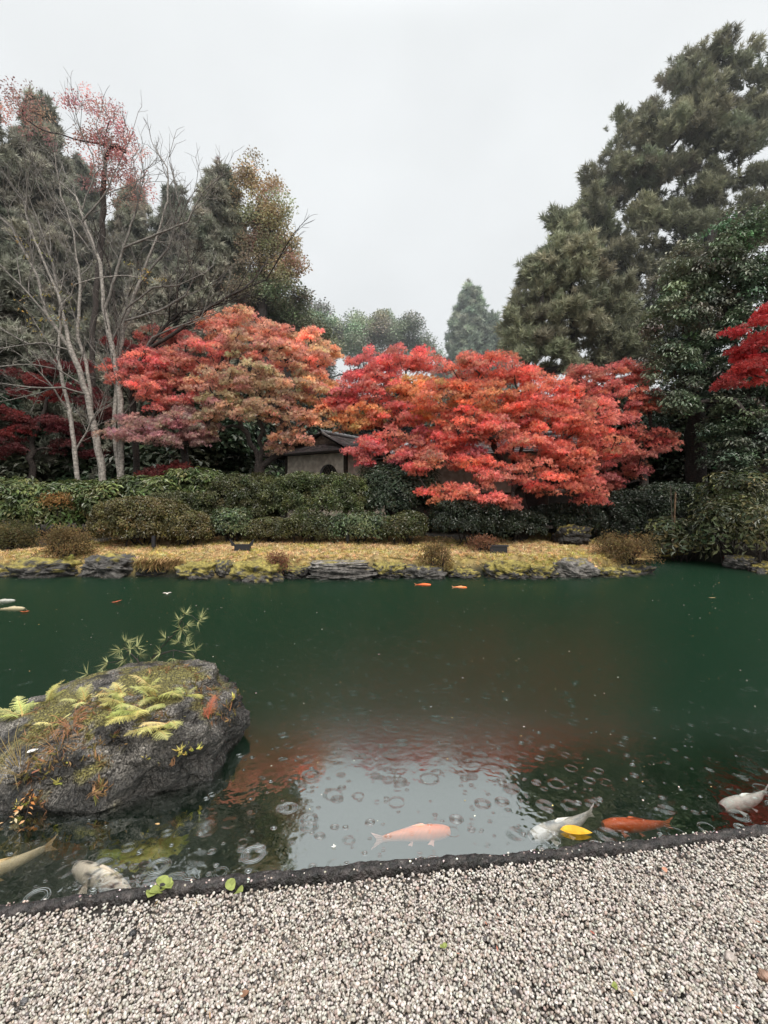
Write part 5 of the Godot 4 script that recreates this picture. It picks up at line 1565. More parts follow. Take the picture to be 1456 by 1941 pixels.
func bank() -> void:
	# the lawn: short dry grass and moss, thick with fallen bits
	var r := dice(51)
	var mixed := noise(52, 0.8, 3)
	var where := []
	var tint := []
	for k in 26000:
		var x := r.randf_range(-12.0, 8.2)
		var z := r.randf_range(-14.8, -9.3)
		var d := edge_distance(x, z)
		if d < 0.12 or r.randf() > lawn_share(x, z, d):
			continue
		var y := ground_height(x, z)
		where.append(Transform3D(turned(Vector3(r.randfn() * 0.25, 1, r.randfn() * 0.25), r.randf() * TAU, r.randf_range(0.6, 1.25)), Vector3(x, y - 0.008, z)))
		var t := clampf(0.5 + mixed.get_noise_2d(x, z) * 1.2 - d * 0.12 + r.randfn() * 0.12, 0, 1)
		var col := Color(0.66, 0.45, 0.25).lerp(Color(0.54, 0.46, 0.14), t)
		if r.randf() < 0.25:
			col = Color(0.74, 0.58, 0.35)
		tint.append(tone(col, r, 0.2, 0.08))
	kind(many("grass", tuft_mesh(53, 16, 0.075, 0.007, 0.8), M.dry, where, tint), "stuff", "short tan winter grass and moss on the far bank")
	# the stones that hold the bank, left to right
	bank_rock("low dark rock at the water by the left border", 301, Vector3(-8.44, -0.03, -10.20), Vector3(0.42, 0.26, 0.4), 0.2, 0.4, 0.5, 0.5)
	bank_rock("long dark rock under the dry bush at the left", 302, Vector3(-7.42, 0.07, -10.20), Vector3(0.80, 0.30, 0.45), 0.15, 0.45, 0.55, 0.45)
	bank_rock("broad grey sloping rock right of the dry brown bush", 303, Vector3(-6.08, 0.13, -10.30), Vector3(0.72, 0.31, 0.5), -0.2, 0.45, 0.9, -0.2)
	bank_rock("dark undercut rock with hanging roots left of the mossy stones", 304, Vector3(-5.01, 0.03, -10.35), Vector3(0.52, 0.24, 0.4), 0.1, 0.5, 0.4, 0.3)
	bank_rock("flat moss-topped stone left of the large mossy rock", 305, Vector3(-4.00, 0.06, -10.00), Vector3(0.42, 0.22, 0.4), -0.1, 0.7, 0.7, 0.9)
	bank_rock("small grey stone wedged before the large mossy rock", 306, Vector3(-3.48, 0.09, -10.05), Vector3(0.22, 0.24, 0.3), 0.5, 0.5, 0.8, 0.2)
	bank_rock("large yellow-mossed rock jutting farthest into the pond", 307, Vector3(-2.63, 0.07, -9.75), Vector3(0.60, 0.30, 0.45), -0.12, 0.5, 0.75, 0.95)
	bank_rock("dark slanting stone in the gap left of the pale slab", 308, Vector3(-1.90, 0.03, -10.00), Vector3(0.34, 0.16, 0.35), -0.3, 0.5, 0.35, 0.1)
	bank_rock("flat pale slab lying on top of the grey one", 309, Vector3(-0.96, 0.20, -10.00), Vector3(0.70, 0.10, 0.34), 0.05, 0.85, 2.3, -0.1)
	bank_rock("long grey slab at the waterline under the pale slab", 310, Vector3(-0.89, 0.01, -9.98), Vector3(0.78, 0.15, 0.4), 0.02, 0.8, 1.1, -0.3)
	bank_rock("brown stone right of the pale slab, half under moss", 311, Vector3(0.12, 0.06, -10.10), Vector3(0.42, 0.22, 0.4), 0.2, 0.5, 0.6, 0.6)
	bank_rock("grey rock at the waterline below the brown stems", 312, Vector3(0.89, 0.01, -10.05), Vector3(0.52, 0.24, 0.4), -0.15, 0.5, 0.9, 0.0)
	bank_rock("dark low rock in the hollow below the black box", 313, Vector3(1.73, -0.03, -10.10), Vector3(0.42, 0.16, 0.35), 0.1, 0.4, 0.35, 0.3)
	bank_rock("rounded mossy rock with ferns right of the hollow", 314, Vector3(2.69, 0.07, -10.05), Vector3(0.56, 0.28, 0.45), 0.1, 0.4, 0.55, 0.75)
	bank_rock("whitish rugged rock near the lawn's right end", 315, Vector3(4.17, 0.05, -10.20), Vector3(0.58, 0.30, 0.45), -0.1, 0.4, 1.7, -0.25)
	bank_rock("low brownish stone between the round mossy rock and the whitish rugged one", 321, Vector3(3.36, 0.01, -10.05), Vector3(0.40, 0.2, 0.4), 0.2, 0.45, 0.6, 0.5)
	bank_rock("low mossy stone just right of the whitish rugged rock", 322, Vector3(4.86, -0.03, -10.25), Vector3(0.42, 0.2, 0.4), -0.2, 0.45, 0.6, 0.6)
	bank_rock("dark rock under the tan dry bush at the lawn's end", 316, Vector3(5.60, -0.06, -10.60), Vector3(0.62, 0.24, 0.5), 0.3, 0.4, 0.4, 0.2)
	bank_rock("pale stone on the right bank under the yellowish shrub", 317, Vector3(8.71, 0.10, -11.20), Vector3(0.42, 0.20, 0.35), 0.5, 0.5, 1.2, 0.1)
	bank_rock("dark stone at the waterline by the right border", 318, Vector3(9.02, -0.05, -10.70), Vector3(0.6, 0.24, 0.4), 0.4, 0.4, 0.5, 0.3)
	bank_rock("dark rounded boulder in the shade behind the lawn's right end", 319, Vector3(5.02, 0.66, -12.30), Vector3(0.55, 0.32, 0.4), 0.2, 0.4, 0.3, 0.0)
	bank_rock("shaded stone at the back of the inlet", 320, Vector3(8.19, -0.04, -13.40), Vector3(0.9, 0.25, 0.5), -0.3, 0.4, 0.35, 0.2)
	# pale roots and grass hanging over the undercut
	var hang := thing("hanging_grass", "straw-coloured grass hanging over the undercut rock", "grass", Vector3(-4.81, 0.26, -10.00), 0.0)
	where = []
	tint = []
	for k in 90:
		where.append(Transform3D(Basis.from_euler(Vector3(PI * 0.75 + r.randfn() * 0.2, r.randfn() * 0.4, 0)).scaled(Vector3.ONE * r.randf_range(2.0, 3.6)), Vector3(r.randf_range(-0.5, 0.5), r.randf_range(-0.02, 0.05), r.randf_range(-0.1, 0.12))))
		tint.append(tone(Color(0.30, 0.20, 0.09), r, 0.25))
	kind(many("blades", tuft_mesh(54, 8, 0.075, 0.006, 0.5), M.dry, where, tint, hang), "stuff")
	# upright tufts along the edge
	var spots := [[Vector3(0.82, 0.11, -10.00), "tall straw tuft above the grey rock below the brown stems", 4.5], [Vector3(0.20, 0.23, -10.20), "straw tuft above the brown stone", 3.2], [Vector3(4.92, -0.03, -10.20), "straw tuft beside the whitish rugged rock", 3.6], [Vector3(1.48, 0.08, -10.20), "straw tuft over the dark low rock", 3.0], [Vector3(-5.35, 0.16, -10.20), "straw tuft beside the sloping grey rock", 3.0]]
	for k in spots.size():
		var at: Vector3 = spots[k][0]
		var o := put("grass_tuft", tuft_mesh(70 + k, 34, 0.075 * spots[k][2], 0.012, 0.55), leafy("straw", 0.2, 0.8, 0.2))
		(o.material_override as StandardMaterial3D).albedo_color = Color(0.36, 0.27, 0.11).linear_to_srgb()
		o.position = Vector3(at.x, maxf(ground_height(at.x, at.z), 0.05), at.z)
		tag(o, spots[k][1], "grass", "straw tufts along the bank")
	# yellowish fern sprays on the bank
	var fy := [Color(0.40, 0.36, 0.10), Color(0.30, 0.30, 0.08)]
	fern("yellow fern hanging at the waterline below the left dry bush", 81, Vector3(-6.75, 0.16, -9.90) + Vector3(0, 0.1, 0.0), 0.30, 6, fy, Vector3(0, 0, 1), "ferns on the far bank")
	fern("yellow fern right of the mossy round rock", 82, Vector3(3.16, 0.22, -9.80), 0.34, 7, fy, Vector3(0, 0, 1), "ferns on the far bank")
	fern("yellow fern spilling over left of the whitish rock", 83, Vector3(3.39, 0.18, -9.75), 0.32, 6, fy, Vector3(0.2, 0, 1), "ferns on the far bank")
	fern("small yellow fern under the pinkish twiggy bush", 84, Vector3(1.68, 0.27, -9.90), 0.25, 6, fy, Vector3(0, 0, 1), "ferns on the far bank")
	fern("yellow fern just above the round mossy rock", 85, Vector3(2.57, 0.32, -9.90), 0.25, 6, fy, Vector3(0, 0, 1), "ferns on the far bank")
	fern("tan fern arching from the dry bush over the inlet", 86, Vector3(5.70, 0.24, -10.30), 0.45, 8, [Color(0.34, 0.24, 0.10)], Vector3(0.8, 0, 0.5), "ferns on the far bank")
	# small black fittings on the lawn
	var black := Color(0.014, 0.014, 0.016)
	var at := Vector3(-3.37, 0.33, -11.00)
	at.y = ground_height(at.x, at.z)
	var lamp := thing("ground_light", "black floodlight fitting with two raised corner flaps on the lawn", "garden light", at, 0.1)
	var s := Shape.new()
	s.box(Vector3(0, 0.08, 0), Vector3(0.36, 0.14, 0.16), Basis.IDENTITY, black)
	part("housing", s.mesh(), plain(Color.WHITE, 0.5), lamp)
	for sd in [-1.0, 1.0]:
		var f := Shape.new()
		var x: float = 0.19 * sd
		f.quad(Vector3(x - 0.05, 0.12, 0.09), Vector3(x - 0.05 * (1.0 - sd), 0.30 if sd < 0 else 0.2, 0.09), Vector3(x + 0.05 * (1.0 + sd), 0.2 if sd < 0 else 0.30, 0.09), Vector3(x + 0.05, 0.12, 0.09), black)
		f.quad(Vector3(x - 0.05, 0.12, 0.075), Vector3(x + 0.05, 0.12, 0.075), Vector3(x + 0.05 * (1.0 + sd), 0.2 if sd < 0 else 0.30, 0.075), Vector3(x - 0.05 * (1.0 - sd), 0.30 if sd < 0 else 0.2, 0.075), black)
		part("flap", f.mesh(), plain(Color.WHITE, 0.5), lamp)
	at = Vector3(2.73, 0.34, -11.00)
	at.y = ground_height(at.x, at.z)
	var box := thing("utility_box", "low black box at the front edge of the lawn's right part", "box", at, -0.2)
	s = Shape.new()
	s.box(Vector3(0, 0.07, 0), Vector3(0.40, 0.16, 0.22), Basis.IDENTITY, black)
	part("body", s.mesh(), plain(Color.WHITE, 0.6), box)
	s = Shape.new()
	s.box(Vector3(0.02, 0.165, 0), Vector3(0.43, 0.022, 0.25), Basis.IDENTITY, black * 1.6)
	part("lid", s.mesh(), plain(Color.WHITE, 0.6), box)
	for q in [[Vector3(-5.60, 0.28, -11.20), "short black post on the lawn before the brownish azalea", 0.36], [Vector3(-0.95, 0.57, -12.00), "dark post half hidden beneath the fresh green shrub", 0.34]]:
		at = q[0]
		at.y = ground_height(at.x, at.z)
		var post := thing("post_light", q[1], "garden light", at, 0.0, "short posts on the lawn")
		s = Shape.new()
		s.tube(PackedVector3Array([Vector3(0, -0.1, 0), Vector3(0, 0.08, 0), Vector3(0, 0.081, 0)]), PackedFloat32Array([0.02, 0.02, 0.05]), 8, black)
		part("stem", s.mesh(), plain(Color.WHITE, 0.5), post)
		s = Shape.new()
		s.tube(PackedVector3Array([Vector3(0, 0.08, 0), Vector3(0, q[2] - 0.02, 0), Vector3(0, q[2], 0), Vector3(0, q[2] + 0.001, 0)]), PackedFloat32Array([0.05, 0.05, 0.042, 0.0]), 10, black)
		part("head", s.mesh(), plain(Color.WHITE, 0.5), post)


# ---------------------------------------------------------------- the boulder in the pond

func island() -> void:
	var shape := boulder(401, Vector3(0.86, 0.49, 0.74), 0.3, 0.26, Color(0.03, 0.027, 0.023), Color(0.54, 0.50, 0.45), Color(0.36, 0.32, 0.09), 0.40, 3.2, Color(0.020, 0.018, 0.014, 1.0))  # last colour is the shade painted on the lower flank
	var o := thing("boulder", "big mossy boulder grown with ferns standing in the pond", "rock", Vector3(-1.80, WATER - 0.02, -3.17), 0.0)
	o.rotation = Vector3(0.0, 0.22, 0.17)
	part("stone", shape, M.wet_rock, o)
	var arr := shape.surface_get_arrays(0)
	var vs: PackedVector3Array = arr[Mesh.ARRAY_VERTEX]
	var ns: PackedVector3Array = arr[Mesh.ARRAY_NORMAL]
	# moss: yellow-green cushions over the top and left shoulder
	var r := dice(402)
	var nz := noise(403, 2.4, 3)
	var where := []
	var tint := []
	for k in 90000:
		var q := r.randi() % vs.size()
		var p := vs[q]
		var w := o.transform.basis * ns[q]
		var t := w.y * 0.9 + nz.get_noise_3dv(p) * 1.9 - p.x * 0.4 - 0.30
		if t < 0.0 or r.randf() > t * 3.0 or p.y < 0.1 or w.y < 0.3:
			continue
		where.append(Transform3D(turned(ns[q] + ball(r) * 0.5, r.randf() * TAU, r.randf_range(0.6, 1.3)), p + ball(r) * 0.012 + ns[q] * 0.002))
		tint.append(tone(Color(0.66, 0.60, 0.17).lerp(Color(0.44, 0.42, 0.11), clampf(0.5 + nz.get_noise_3dv(p * 3.0) * 1.5, 0, 1)), r, 0.2, 0.08))
		if where.size() > 20000:
			break
	kind(many("moss", spray(404, 14, 0.03, 0.007, 0.8, 0.004), M.dry, where, tint, o), "stuff")
	where = []
	tint = []
	for k in 40000:
		var q := r.randi() % vs.size()
		var p := vs[q]
		if nz.get_noise_3dv(p * 1.4 + Vector3(7, 0, 0)) < 0.16 or p.y < 0.08 or p.z < -0.2:
			continue
		where.append(Transform3D(turned(ns[q] * 0.6 + Vector3.UP * 0.2 + ball(r) * 0.7, r.randf() * TAU, r.randf_range(0.5, 1.4)), p))
		tint.append(tone([Color(0.20, 0.13, 0.06), Color(0.14, 0.12, 0.04), Color(0.30, 0.17, 0.09)][r.randi() % 3], r, 0.25))
		if where.size() > 1100:
			break
	kind(many("small_growth", tuft_mesh(405, 6, 0.05, 0.005, 0.8), M.dry, where, tint, o), "stuff")
	var spot := func(p: Vector3) -> Vector3:
		var best := Vector3.ZERO
		var least := 1e9
		for q in vs:
			var w: Vector3 = o.transform * q
			var d := w.distance_squared_to(p)
			if d < least:
				least = d
				best = w
		return best
	var green := [Color(0.55, 0.54, 0.19), Color(0.64, 0.61, 0.25), Color(0.42, 0.43, 0.14)]
	var list := [
		["pale fern on the boulder's left shoulder, fronds raised", Vector3(-2.32, 0.19, -3.20), Vector3(-0.1, 0, -0.3), 0.24, 6, 1.0],
		["fern at the boulder's far left reaching over the water", Vector3(-2.37, 0.17, -3.00), Vector3(-1, 0, 0.1), 0.24, 8, 0.6],
		["bushy fern crowning the middle of the boulder", Vector3(-1.57, 0.30, -3.10), Vector3(0.2, 0, 0.3), 0.22, 9, 0.8],
		["yellow-green fern left of the boulder's middle", Vector3(-1.64, 0.23, -2.80), Vector3(-0.2, 0, 0.8), 0.20, 8, 0.5],
		["fern drooping down the boulder's front", Vector3(-1.49, 0.26, -2.80), Vector3(0, 0, 1), 0.24, 9, 0.4],
		["fern hanging lowest on the boulder's front, pointing right", Vector3(-1.35, 0.22, -2.75), Vector3(0.7, 0, 0.7), 0.22, 6, 0.3],
		["small fern right of the boulder's crown", Vector3(-1.29, 0.27, -2.95), Vector3(0.8, 0, 0.5), 0.18, 7, 0.6],
		["fern between the crowning and the drooping one", Vector3(-1.44, 0.27, -2.95), Vector3(0.4, 0, 0.8), 0.22, 8, 0.5],
		["fern on the boulder's upper left, between left shoulder and crown", Vector3(-1.95, 0.23, -3.00), Vector3(-0.2, 0, 0.5), 0.2, 7, 0.6],
		["dense fern below the crowning one, tips pointing left", Vector3(-1.62, 0.27, -2.90), Vector3(-0.6, 0, 0.8), 0.22, 8, 0.4],
		["long fern trailing to the right above the lowest one", Vector3(-1.31, 0.24, -2.85), Vector3(0.8, 0, 0.5), 0.22, 7, 0.35],
		["small fern at the boulder's left front, under the pale shoulder fern", Vector3(-2.02, 0.21, -2.85), Vector3(-0.3, 0, 0.8), 0.17, 6, 0.5],
		["yellowish fern just left of the crowning one", Vector3(-1.73, 0.30, -3.00), Vector3(-0.4, 0, 0.4), 0.18, 7, 0.6],
	]
	for k in list.size():
		var f: Array = list[k]
		fern(f[0], 410 + k, spot.call(f[1]), f[3], f[4], green, f[2], "ferns growing on the mossy boulder", 0.8, f[5])
	fern("orange-red upright fern near the boulder's right side", 430, spot.call(Vector3(-1.14, 0.21, -2.90)), 0.17, 5, [Color(0.55, 0.20, 0.12), Color(0.48, 0.18, 0.10)], Vector3(0, 0, 0.15), "", 0.35, 2.6)
	for q in [[Vector3(-1.85, 0.14, -2.65), "curly brown grass tuft on the boulder's lower left front", 3.2, Color(0.30, 0.18, 0.09)], [Vector3(-1.99, 0.06, -2.60), "long pale grass tuft near the boulder's left foot", 4.0, Color(0.26, 0.20, 0.09)], [Vector3(-1.85, 0.18, -2.75), "reddish grass tuft just above the curly brown one", 2.4, Color(0.38, 0.18, 0.10)]]:
		var t := put("rock_grass", tuft_mesh(440 + int(q[2] * 10), 30, 0.05 * q[2], 0.004, 0.95), leafy("rock_grass", 0.2, 0.8, 0.2))
		(t.material_override as StandardMaterial3D).albedo_color = (q[3] as Color).linear_to_srgb()
		t.position = spot.call(q[0])
		t.rotation = Vector3(0.5, 0, 0)
		tag(t, q[1], "grass", "grass tufts on the boulder")
	fallen_leaf("white_leaf", "single white leaf caught on the boulder's left front", "leaf", "", 450, (spot.call(Vector3(-1.97, 0.17, -2.62)) as Vector3) + Vector3(0, 0.02, 0.03), 0.06, 0.036, Color(0.80, 0.78, 0.74))
	# sprig of amber leaves hanging to the water
	var sp := thing("leaf_sprig", "sprig of amber and cream leaves trailing into the water at the boulder's left foot", "plant", spot.call(Vector3(-1.91, 0.04, -2.50)))
	for b in [[Vector3(0.04, -0.05, 0.10), Vector3(0.07, -0.17, 0.20), Vector3(0.10, -0.22, 0.26)], [Vector3(-0.03, -0.05, 0.10), Vector3(-0.08, -0.13, 0.17), Vector3(-0.13, -0.18, 0.20)], [Vector3(0.0, -0.02, 0.05), Vector3(-0.01, -0.06, 0.10), Vector3(-0.01, -0.09, 0.14)]]:
		var s := Shape.new()
		s.tube(PackedVector3Array([Vector3.ZERO, b[0], b[1], b[2]]), PackedFloat32Array([0.003, 0.003, 0.002, 0.001]), 4, Color(0.20, 0.10, 0.05))
		part("stem", s.mesh(), M.bark, sp)
		for q in 15:
			var t := q / 14.0
			var p: Vector3 = Vector3.ZERO.lerp(b[0], t * 3.0) if t < 0.333 else ((b[0] as Vector3).lerp(b[1], t * 3.0 - 1.0) if t < 0.667 else (b[1] as Vector3).lerp(b[2], t * 3.0 - 2.0))
			var l := Shape.new()
			var col := Color(0.50, 0.20, 0.06).lerp(Color(0.62, 0.52, 0.32), clampf(t * 1.4 - 0.2 + r.randfn() * 0.15, 0, 1))
			l.quad(Vector3.ZERO, Vector3(0.007, 0.003, 0.013), Vector3(0, 0, 0.030), Vector3(-0.007, 0.003, 0.013), col)
			var n := part("leaf", l.mesh(), M.fern, sp)
			n.position = p
			n.rotation = Vector3(r.randf_range(0.1, 0.9), r.randf() * TAU, r.randfn() * 0.4)
	# pine seedling behind the boulder
	var root := Vector3(-2.00, 0.08, -3.75)
	var pine := thing("pine_seedling", "small pine with starry needle tufts growing behind the boulder", "plant", Vector3(root.x, 0.12, root.z))
	var off := -pine.position
	var sk := Skeleton.new()
	var k0 := sk.add(Vector3(0, -0.1, 0), -1, false)
	sk.limb([Vector3(-2.00, 0.08, -3.75) + off, Vector3(-1.81, 0.39, -3.70) + off, Vector3(-1.64, 0.56, -3.65) + off], k0, 0.08, 0.006, r, 0.1)
	sk.limb([Vector3(-2.00, 0.08, -3.75) + off, Vector3(-1.97, 0.31, -3.70) + off, Vector3(-2.09, 0.41, -3.70) + off], k0, 0.08, 0.006, r, 0.1)
	sk.limb([Vector3(-1.88, 0.35, -3.70) + off, Vector3(-1.66, 0.40, -3.65) + off, Vector3(-1.47, 0.38, -3.60) + off], 2, 0.08, 0.005, r)
	var tufts := [Vector3(-1.55, 0.70, -3.60), Vector3(-1.62, 0.64, -3.65), Vector3(-1.45, 0.64, -3.60), Vector3(-1.56, 0.60, -3.65), Vector3(-1.58, 0.58, -3.60), Vector3(-1.54, 0.52, -3.60), Vector3(-1.54, 0.45, -3.60), Vector3(-1.45, 0.43, -3.55), Vector3(-1.48, 0.36, -3.60), Vector3(-1.65, 0.35, -3.60), Vector3(-1.77, 0.38, -3.65), Vector3(-1.73, 0.49, -3.65), Vector3(-2.07, 0.45, -3.70), Vector3(-2.01, 0.41, -3.65), Vector3(-1.98, 0.41, -3.70), Vector3(-2.09, 0.40, -3.65), Vector3(-2.09, 0.31, -3.70), Vector3(-2.22, 0.28, -3.70), Vector3(-2.28, 0.19, -3.75), Vector3(-2.02, 0.27, -3.70), Vector3(-1.61, 0.48, -3.60), Vector3(-1.85, 0.26, -3.70), Vector3(-2.17, 0.21, -3.75), Vector3(-1.41, 0.68, -3.55), Vector3(-1.99, 0.33, -3.75), Vector3(-2.45, 0.15, -3.80)]
	var tm := spray(460, 26, 0.085, 0.005, 0.9, 0.004)
	var pm := leafy("pine_needles", 0.15, 0.5)
	pm.albedo_color = Color(0.36, 0.38, 0.17).linear_to_srgb()
	for t in tufts:
		var end := sk.reach(t + off, 0.07, 0.03, 0.004, r, 0.2)
		var n := part("needle_tuft", tm, pm, pine)
		n.transform = Transform3D(turned((sk.p[end] - sk.p[sk.from[end]]).normalized() + Vector3.UP * 0.3 + ball(r) * 0.3, r.randf() * TAU, r.randf_range(0.8, 1.15)), t + off)
	part("stem", sk.shape(0.009, 0.002, 1.0).mesh(), M.bark, pine)


# ---------------------------------------------------------------- fish, floating and fallen leaves

func fish_and_leaves() -> void:
	var blot := noise(71, 5.0, 3)
	var spots := noise(72, 9.0, 2)
	var orange := func(t: float, up: float, sd: float) -> Color:
		var c := Color(0.85, 0.20, 0.03) if t < 0.32 + 0.03 * sd else Color(0.92, 0.28, 0.10)
		return c.lerp(Color(0.85, 0.62, 0.5), clampf(-up * 0.8, 0, 1)) * (1.0 + 0.12 * sin(t * 110.0) * sin(sd * 14.0))
	var white := func(t: float, up: float, sd: float) -> Color:
		return Color(0.80, 0.76, 0.70).lerp(Color(0.28, 0.32, 0.38), clampf(blot.get_noise_3d(t, up * 0.3, sd * 0.2) * 3.0 - 0.2, 0, 0.7) if up > 0.2 and t > 0.2 else 0.0)
	var spotted := func(t: float, up: float, sd: float) -> Color:
		return Color(0.82, 0.72, 0.58).lerp(Color(0.05, 0.045, 0.04), smoothstep(0.27, 0.34, spots.get_noise_3d(t * 1.6, up * 0.12, sd * 0.28)))
	var rust := func(t: float, up: float, sd: float) -> Color:
		return Color(0.80, 0.13, 0.012).lerp(Color(0.55, 0.09, 0.02), clampf(t, 0, 1))
	var pale := func(t: float, up: float, sd: float) -> Color:
		return Color(0.78, 0.77, 0.70).lerp(Color(0.3, 0.32, 0.3), clampf(blot.get_noise_3d(t, up * 0.3, 3.0) * 2.0, 0, 0.5))
	var straw := func(t: float, up: float, sd: float) -> Color: return Color(0.72, 0.60, 0.38)
	var d := WATER - 0.036
	koi("orange koi with pale body under the sky's reflection", 1, Vector3(0.165, d - 0.0055, -2.37), 0.06, 0.35, 0.12, orange, Color(0.85, 0.5, 0.4))
	koi("white koi with grey mottled back beside the yellow leaf", 2, Vector3(0.94, d - 0.010, -2.415), PI + 0.26, 0.40, 0.22, white, Color(0.75, 0.72, 0.68))
	koi("rust orange koi deeper by the kerb", 3, Vector3(1.32, d - 0.008, -2.43), PI - 0.05, 0.33, 0.1, rust, Color(0.55, 0.12, 0.03))
	koi("white koi swimming in from the right border", 4, Vector3(2.06, d - 0.009, -2.62), PI + 0.2, 0.37, 0.2, pale, Color(0.7, 0.7, 0.66))
	koi("cream koi with black spots near the kerb at the left", 5, Vector3(-1.245, d - 0.012, -2.09), PI - 0.27, 0.42, -0.25, spotted, Color(0.72, 0.62, 0.5))
	koi("straw yellow koi whose tail fin shows at the left border", 6, Vector3(-1.80, d, -2.12), PI + 0.42, 0.36, 0.3, straw, Color(0.5, 0.36, 0.18))
	koi("pale koi back far out by the left border", 7, Vector3(-5.8, d - 0.012, -7.2), 0.1, 0.36, 0.0, straw, Color(0.6, 0.55, 0.4))
	koi("pale koi back just behind the other one far out left", 8, Vector3(-6.4, d - 0.016, -7.75), 0.3, 0.34, 0.0, pale, Color(0.6, 0.58, 0.5))
	koi("slim orange koi far out near the pale slabs", 9, Vector3(0.78, d + 0.02, -9.05), -0.1, 0.28, 0.0, rust, Color(0.6, 0.2, 0.05))
	koi("slim orange koi far out, right of the other slim one", 10, Vector3(1.46, d + 0.02, -8.8), -0.35, 0.24, 0.2, orange, Color(0.8, 0.4, 0.2))
	var w := WATER + 0.004
	var leaf := fallen_leaf("yellow_leaf", "large golden yellow leaf floating against the kerb by the white koi", "leaf", "", 1, Vector3(0.965, w + 0.006, -2.315), 0.155, 0.058, Color(0.74, 0.40, 0.035))
	leaf.rotation = Vector3(0.1, -0.15, 0)
	fallen_leaf("floating_leaf", "red maple leaf floating far out, left of the white one", "leaf", "leaves floating on the pond", 2, Vector3(-4.33, -0.09, -7.45) + Vector3(0, 0.02, 0), 0.17, 0.1, Color(0.62, 0.16, 0.08), 6)
	fallen_leaf("floating_leaf", "white curled leaf floating far out before the mossy rock", "leaf", "leaves floating on the pond", 3, Vector3(-3.81, -0.08, -8.10) + Vector3(0, 0.02, 0), 0.17, 0.1, Color(0.75, 0.70, 0.62), 5)
	fallen_leaf("floating_leaf", "orange-red maple leaf floating by the left border", "leaf", "leaves floating on the pond", 4, Vector3(-5.32, -0.09, -6.80) + Vector3(0, 0.02, 0), 0.15, 0.1, Color(0.70, 0.18, 0.07), 6)
	fallen_leaf("floating_leaf", "small white leaf on the sky's reflection below the orange koi's tail", "leaf", "leaves floating on the pond", 5, Vector3(-0.24, -0.08, -2.22) + Vector3(0, 0.004, 0), 0.026, 0.02, Color(0.85, 0.82, 0.75), 4)
	fallen_leaf("floating_leaf", "thin tan leaf floating far out on the right, near the inlet", "leaf", "leaves floating on the pond", 6, Vector3(5.55, -0.08, -7.80), 0.12, 0.03, Color(0.55, 0.42, 0.22))
	fallen_leaf("floating_leaf", "small tan leaf in the dark water under the boulder's front", "leaf", "leaves floating on the pond", 7, Vector3(-1.62, -0.07, -2.54), 0.03, 0.014, Color(0.6, 0.34, 0.12))
	fallen_leaf("floating_leaf", "tiny tan leaf below the boulder's front, nearer the kerb", "leaf", "leaves floating on the pond", 8, Vector3(-1.17, -0.08, -2.38), 0.028, 0.012, Color(0.6, 0.40, 0.18))
	# specks: seeds, bubbles and bits of leaf scattered over the pond
	var r := dice(77)
	var s := Shape.new()
	for k in 5:
		var g := TAU * k / 5.0
		var g2 := TAU * (k + 1) / 5.0
		s.tri(Vector3(0, 0.25, 0), Vector3(cos(g), 0, sin(g) * 0.6), Vector3(cos(g2), 0, sin(g2) * 0.6), Color.WHITE)
	var where := []
	var tint := []
	for k in 520:
		var z := -lerpf(2.3, 10.0, pow(r.randf(), 0.8))
		var x := r.randf_range(-0.95, 0.95) * -z
		if edge_distance(x, z) > -0.1 or z > kerb_z(x) - 0.15 or (x + 1.74) * (x + 1.74) + (z + 3.1) * (z + 3.1) < 0.9:
			continue
		where.append(Transform3D(turned(Vector3.UP, r.randf() * TAU, r.randf_range(0.002, 0.008) * (0.5 - z * 0.12)), Vector3(x, WATER + 0.001, z)))
		tint.append(tone([Color(0.6, 0.56, 0.45), Color(0.5, 0.36, 0.14), Color(0.7, 0.68, 0.6)][r.randi() % 3], r, 0.3))
	kind(many("floating_debris", s.mesh(), M.fern, where, tint), "stuff", "specks of leaf and seed drifting all over the pond")
	# crumbs of leaf and twig trodden into the gravel
	where = []
	tint = []
	for k in 260:
		var x := r.randf_range(-2.6, 2.6)
		var z := r.randf_range(-2.4, -1.2)
		if z < kerb_z(x) + 0.01:
			continue
		where.append(Transform3D(turned(Vector3(r.randfn() * 0.3, 1, r.randfn() * 0.3), r.randf() * TAU, r.randf_range(0.003, 0.008)).scaled_local(Vector3(1.6, 1, 0.7)), Vector3(x, r.randf_range(0.004, 0.009), z)))
		tint.append(tone([Color(0.20, 0.12, 0.07), Color(0.34, 0.22, 0.10), Color(0.10, 0.08, 0.06), Color(0.40, 0.16, 0.10)][r.randi() % 4], r, 0.3))
	kind(many("leaf_litter", s.mesh(), M.fern, where, tint), "stuff", "crumbs of dry leaf and twig in the gravel")
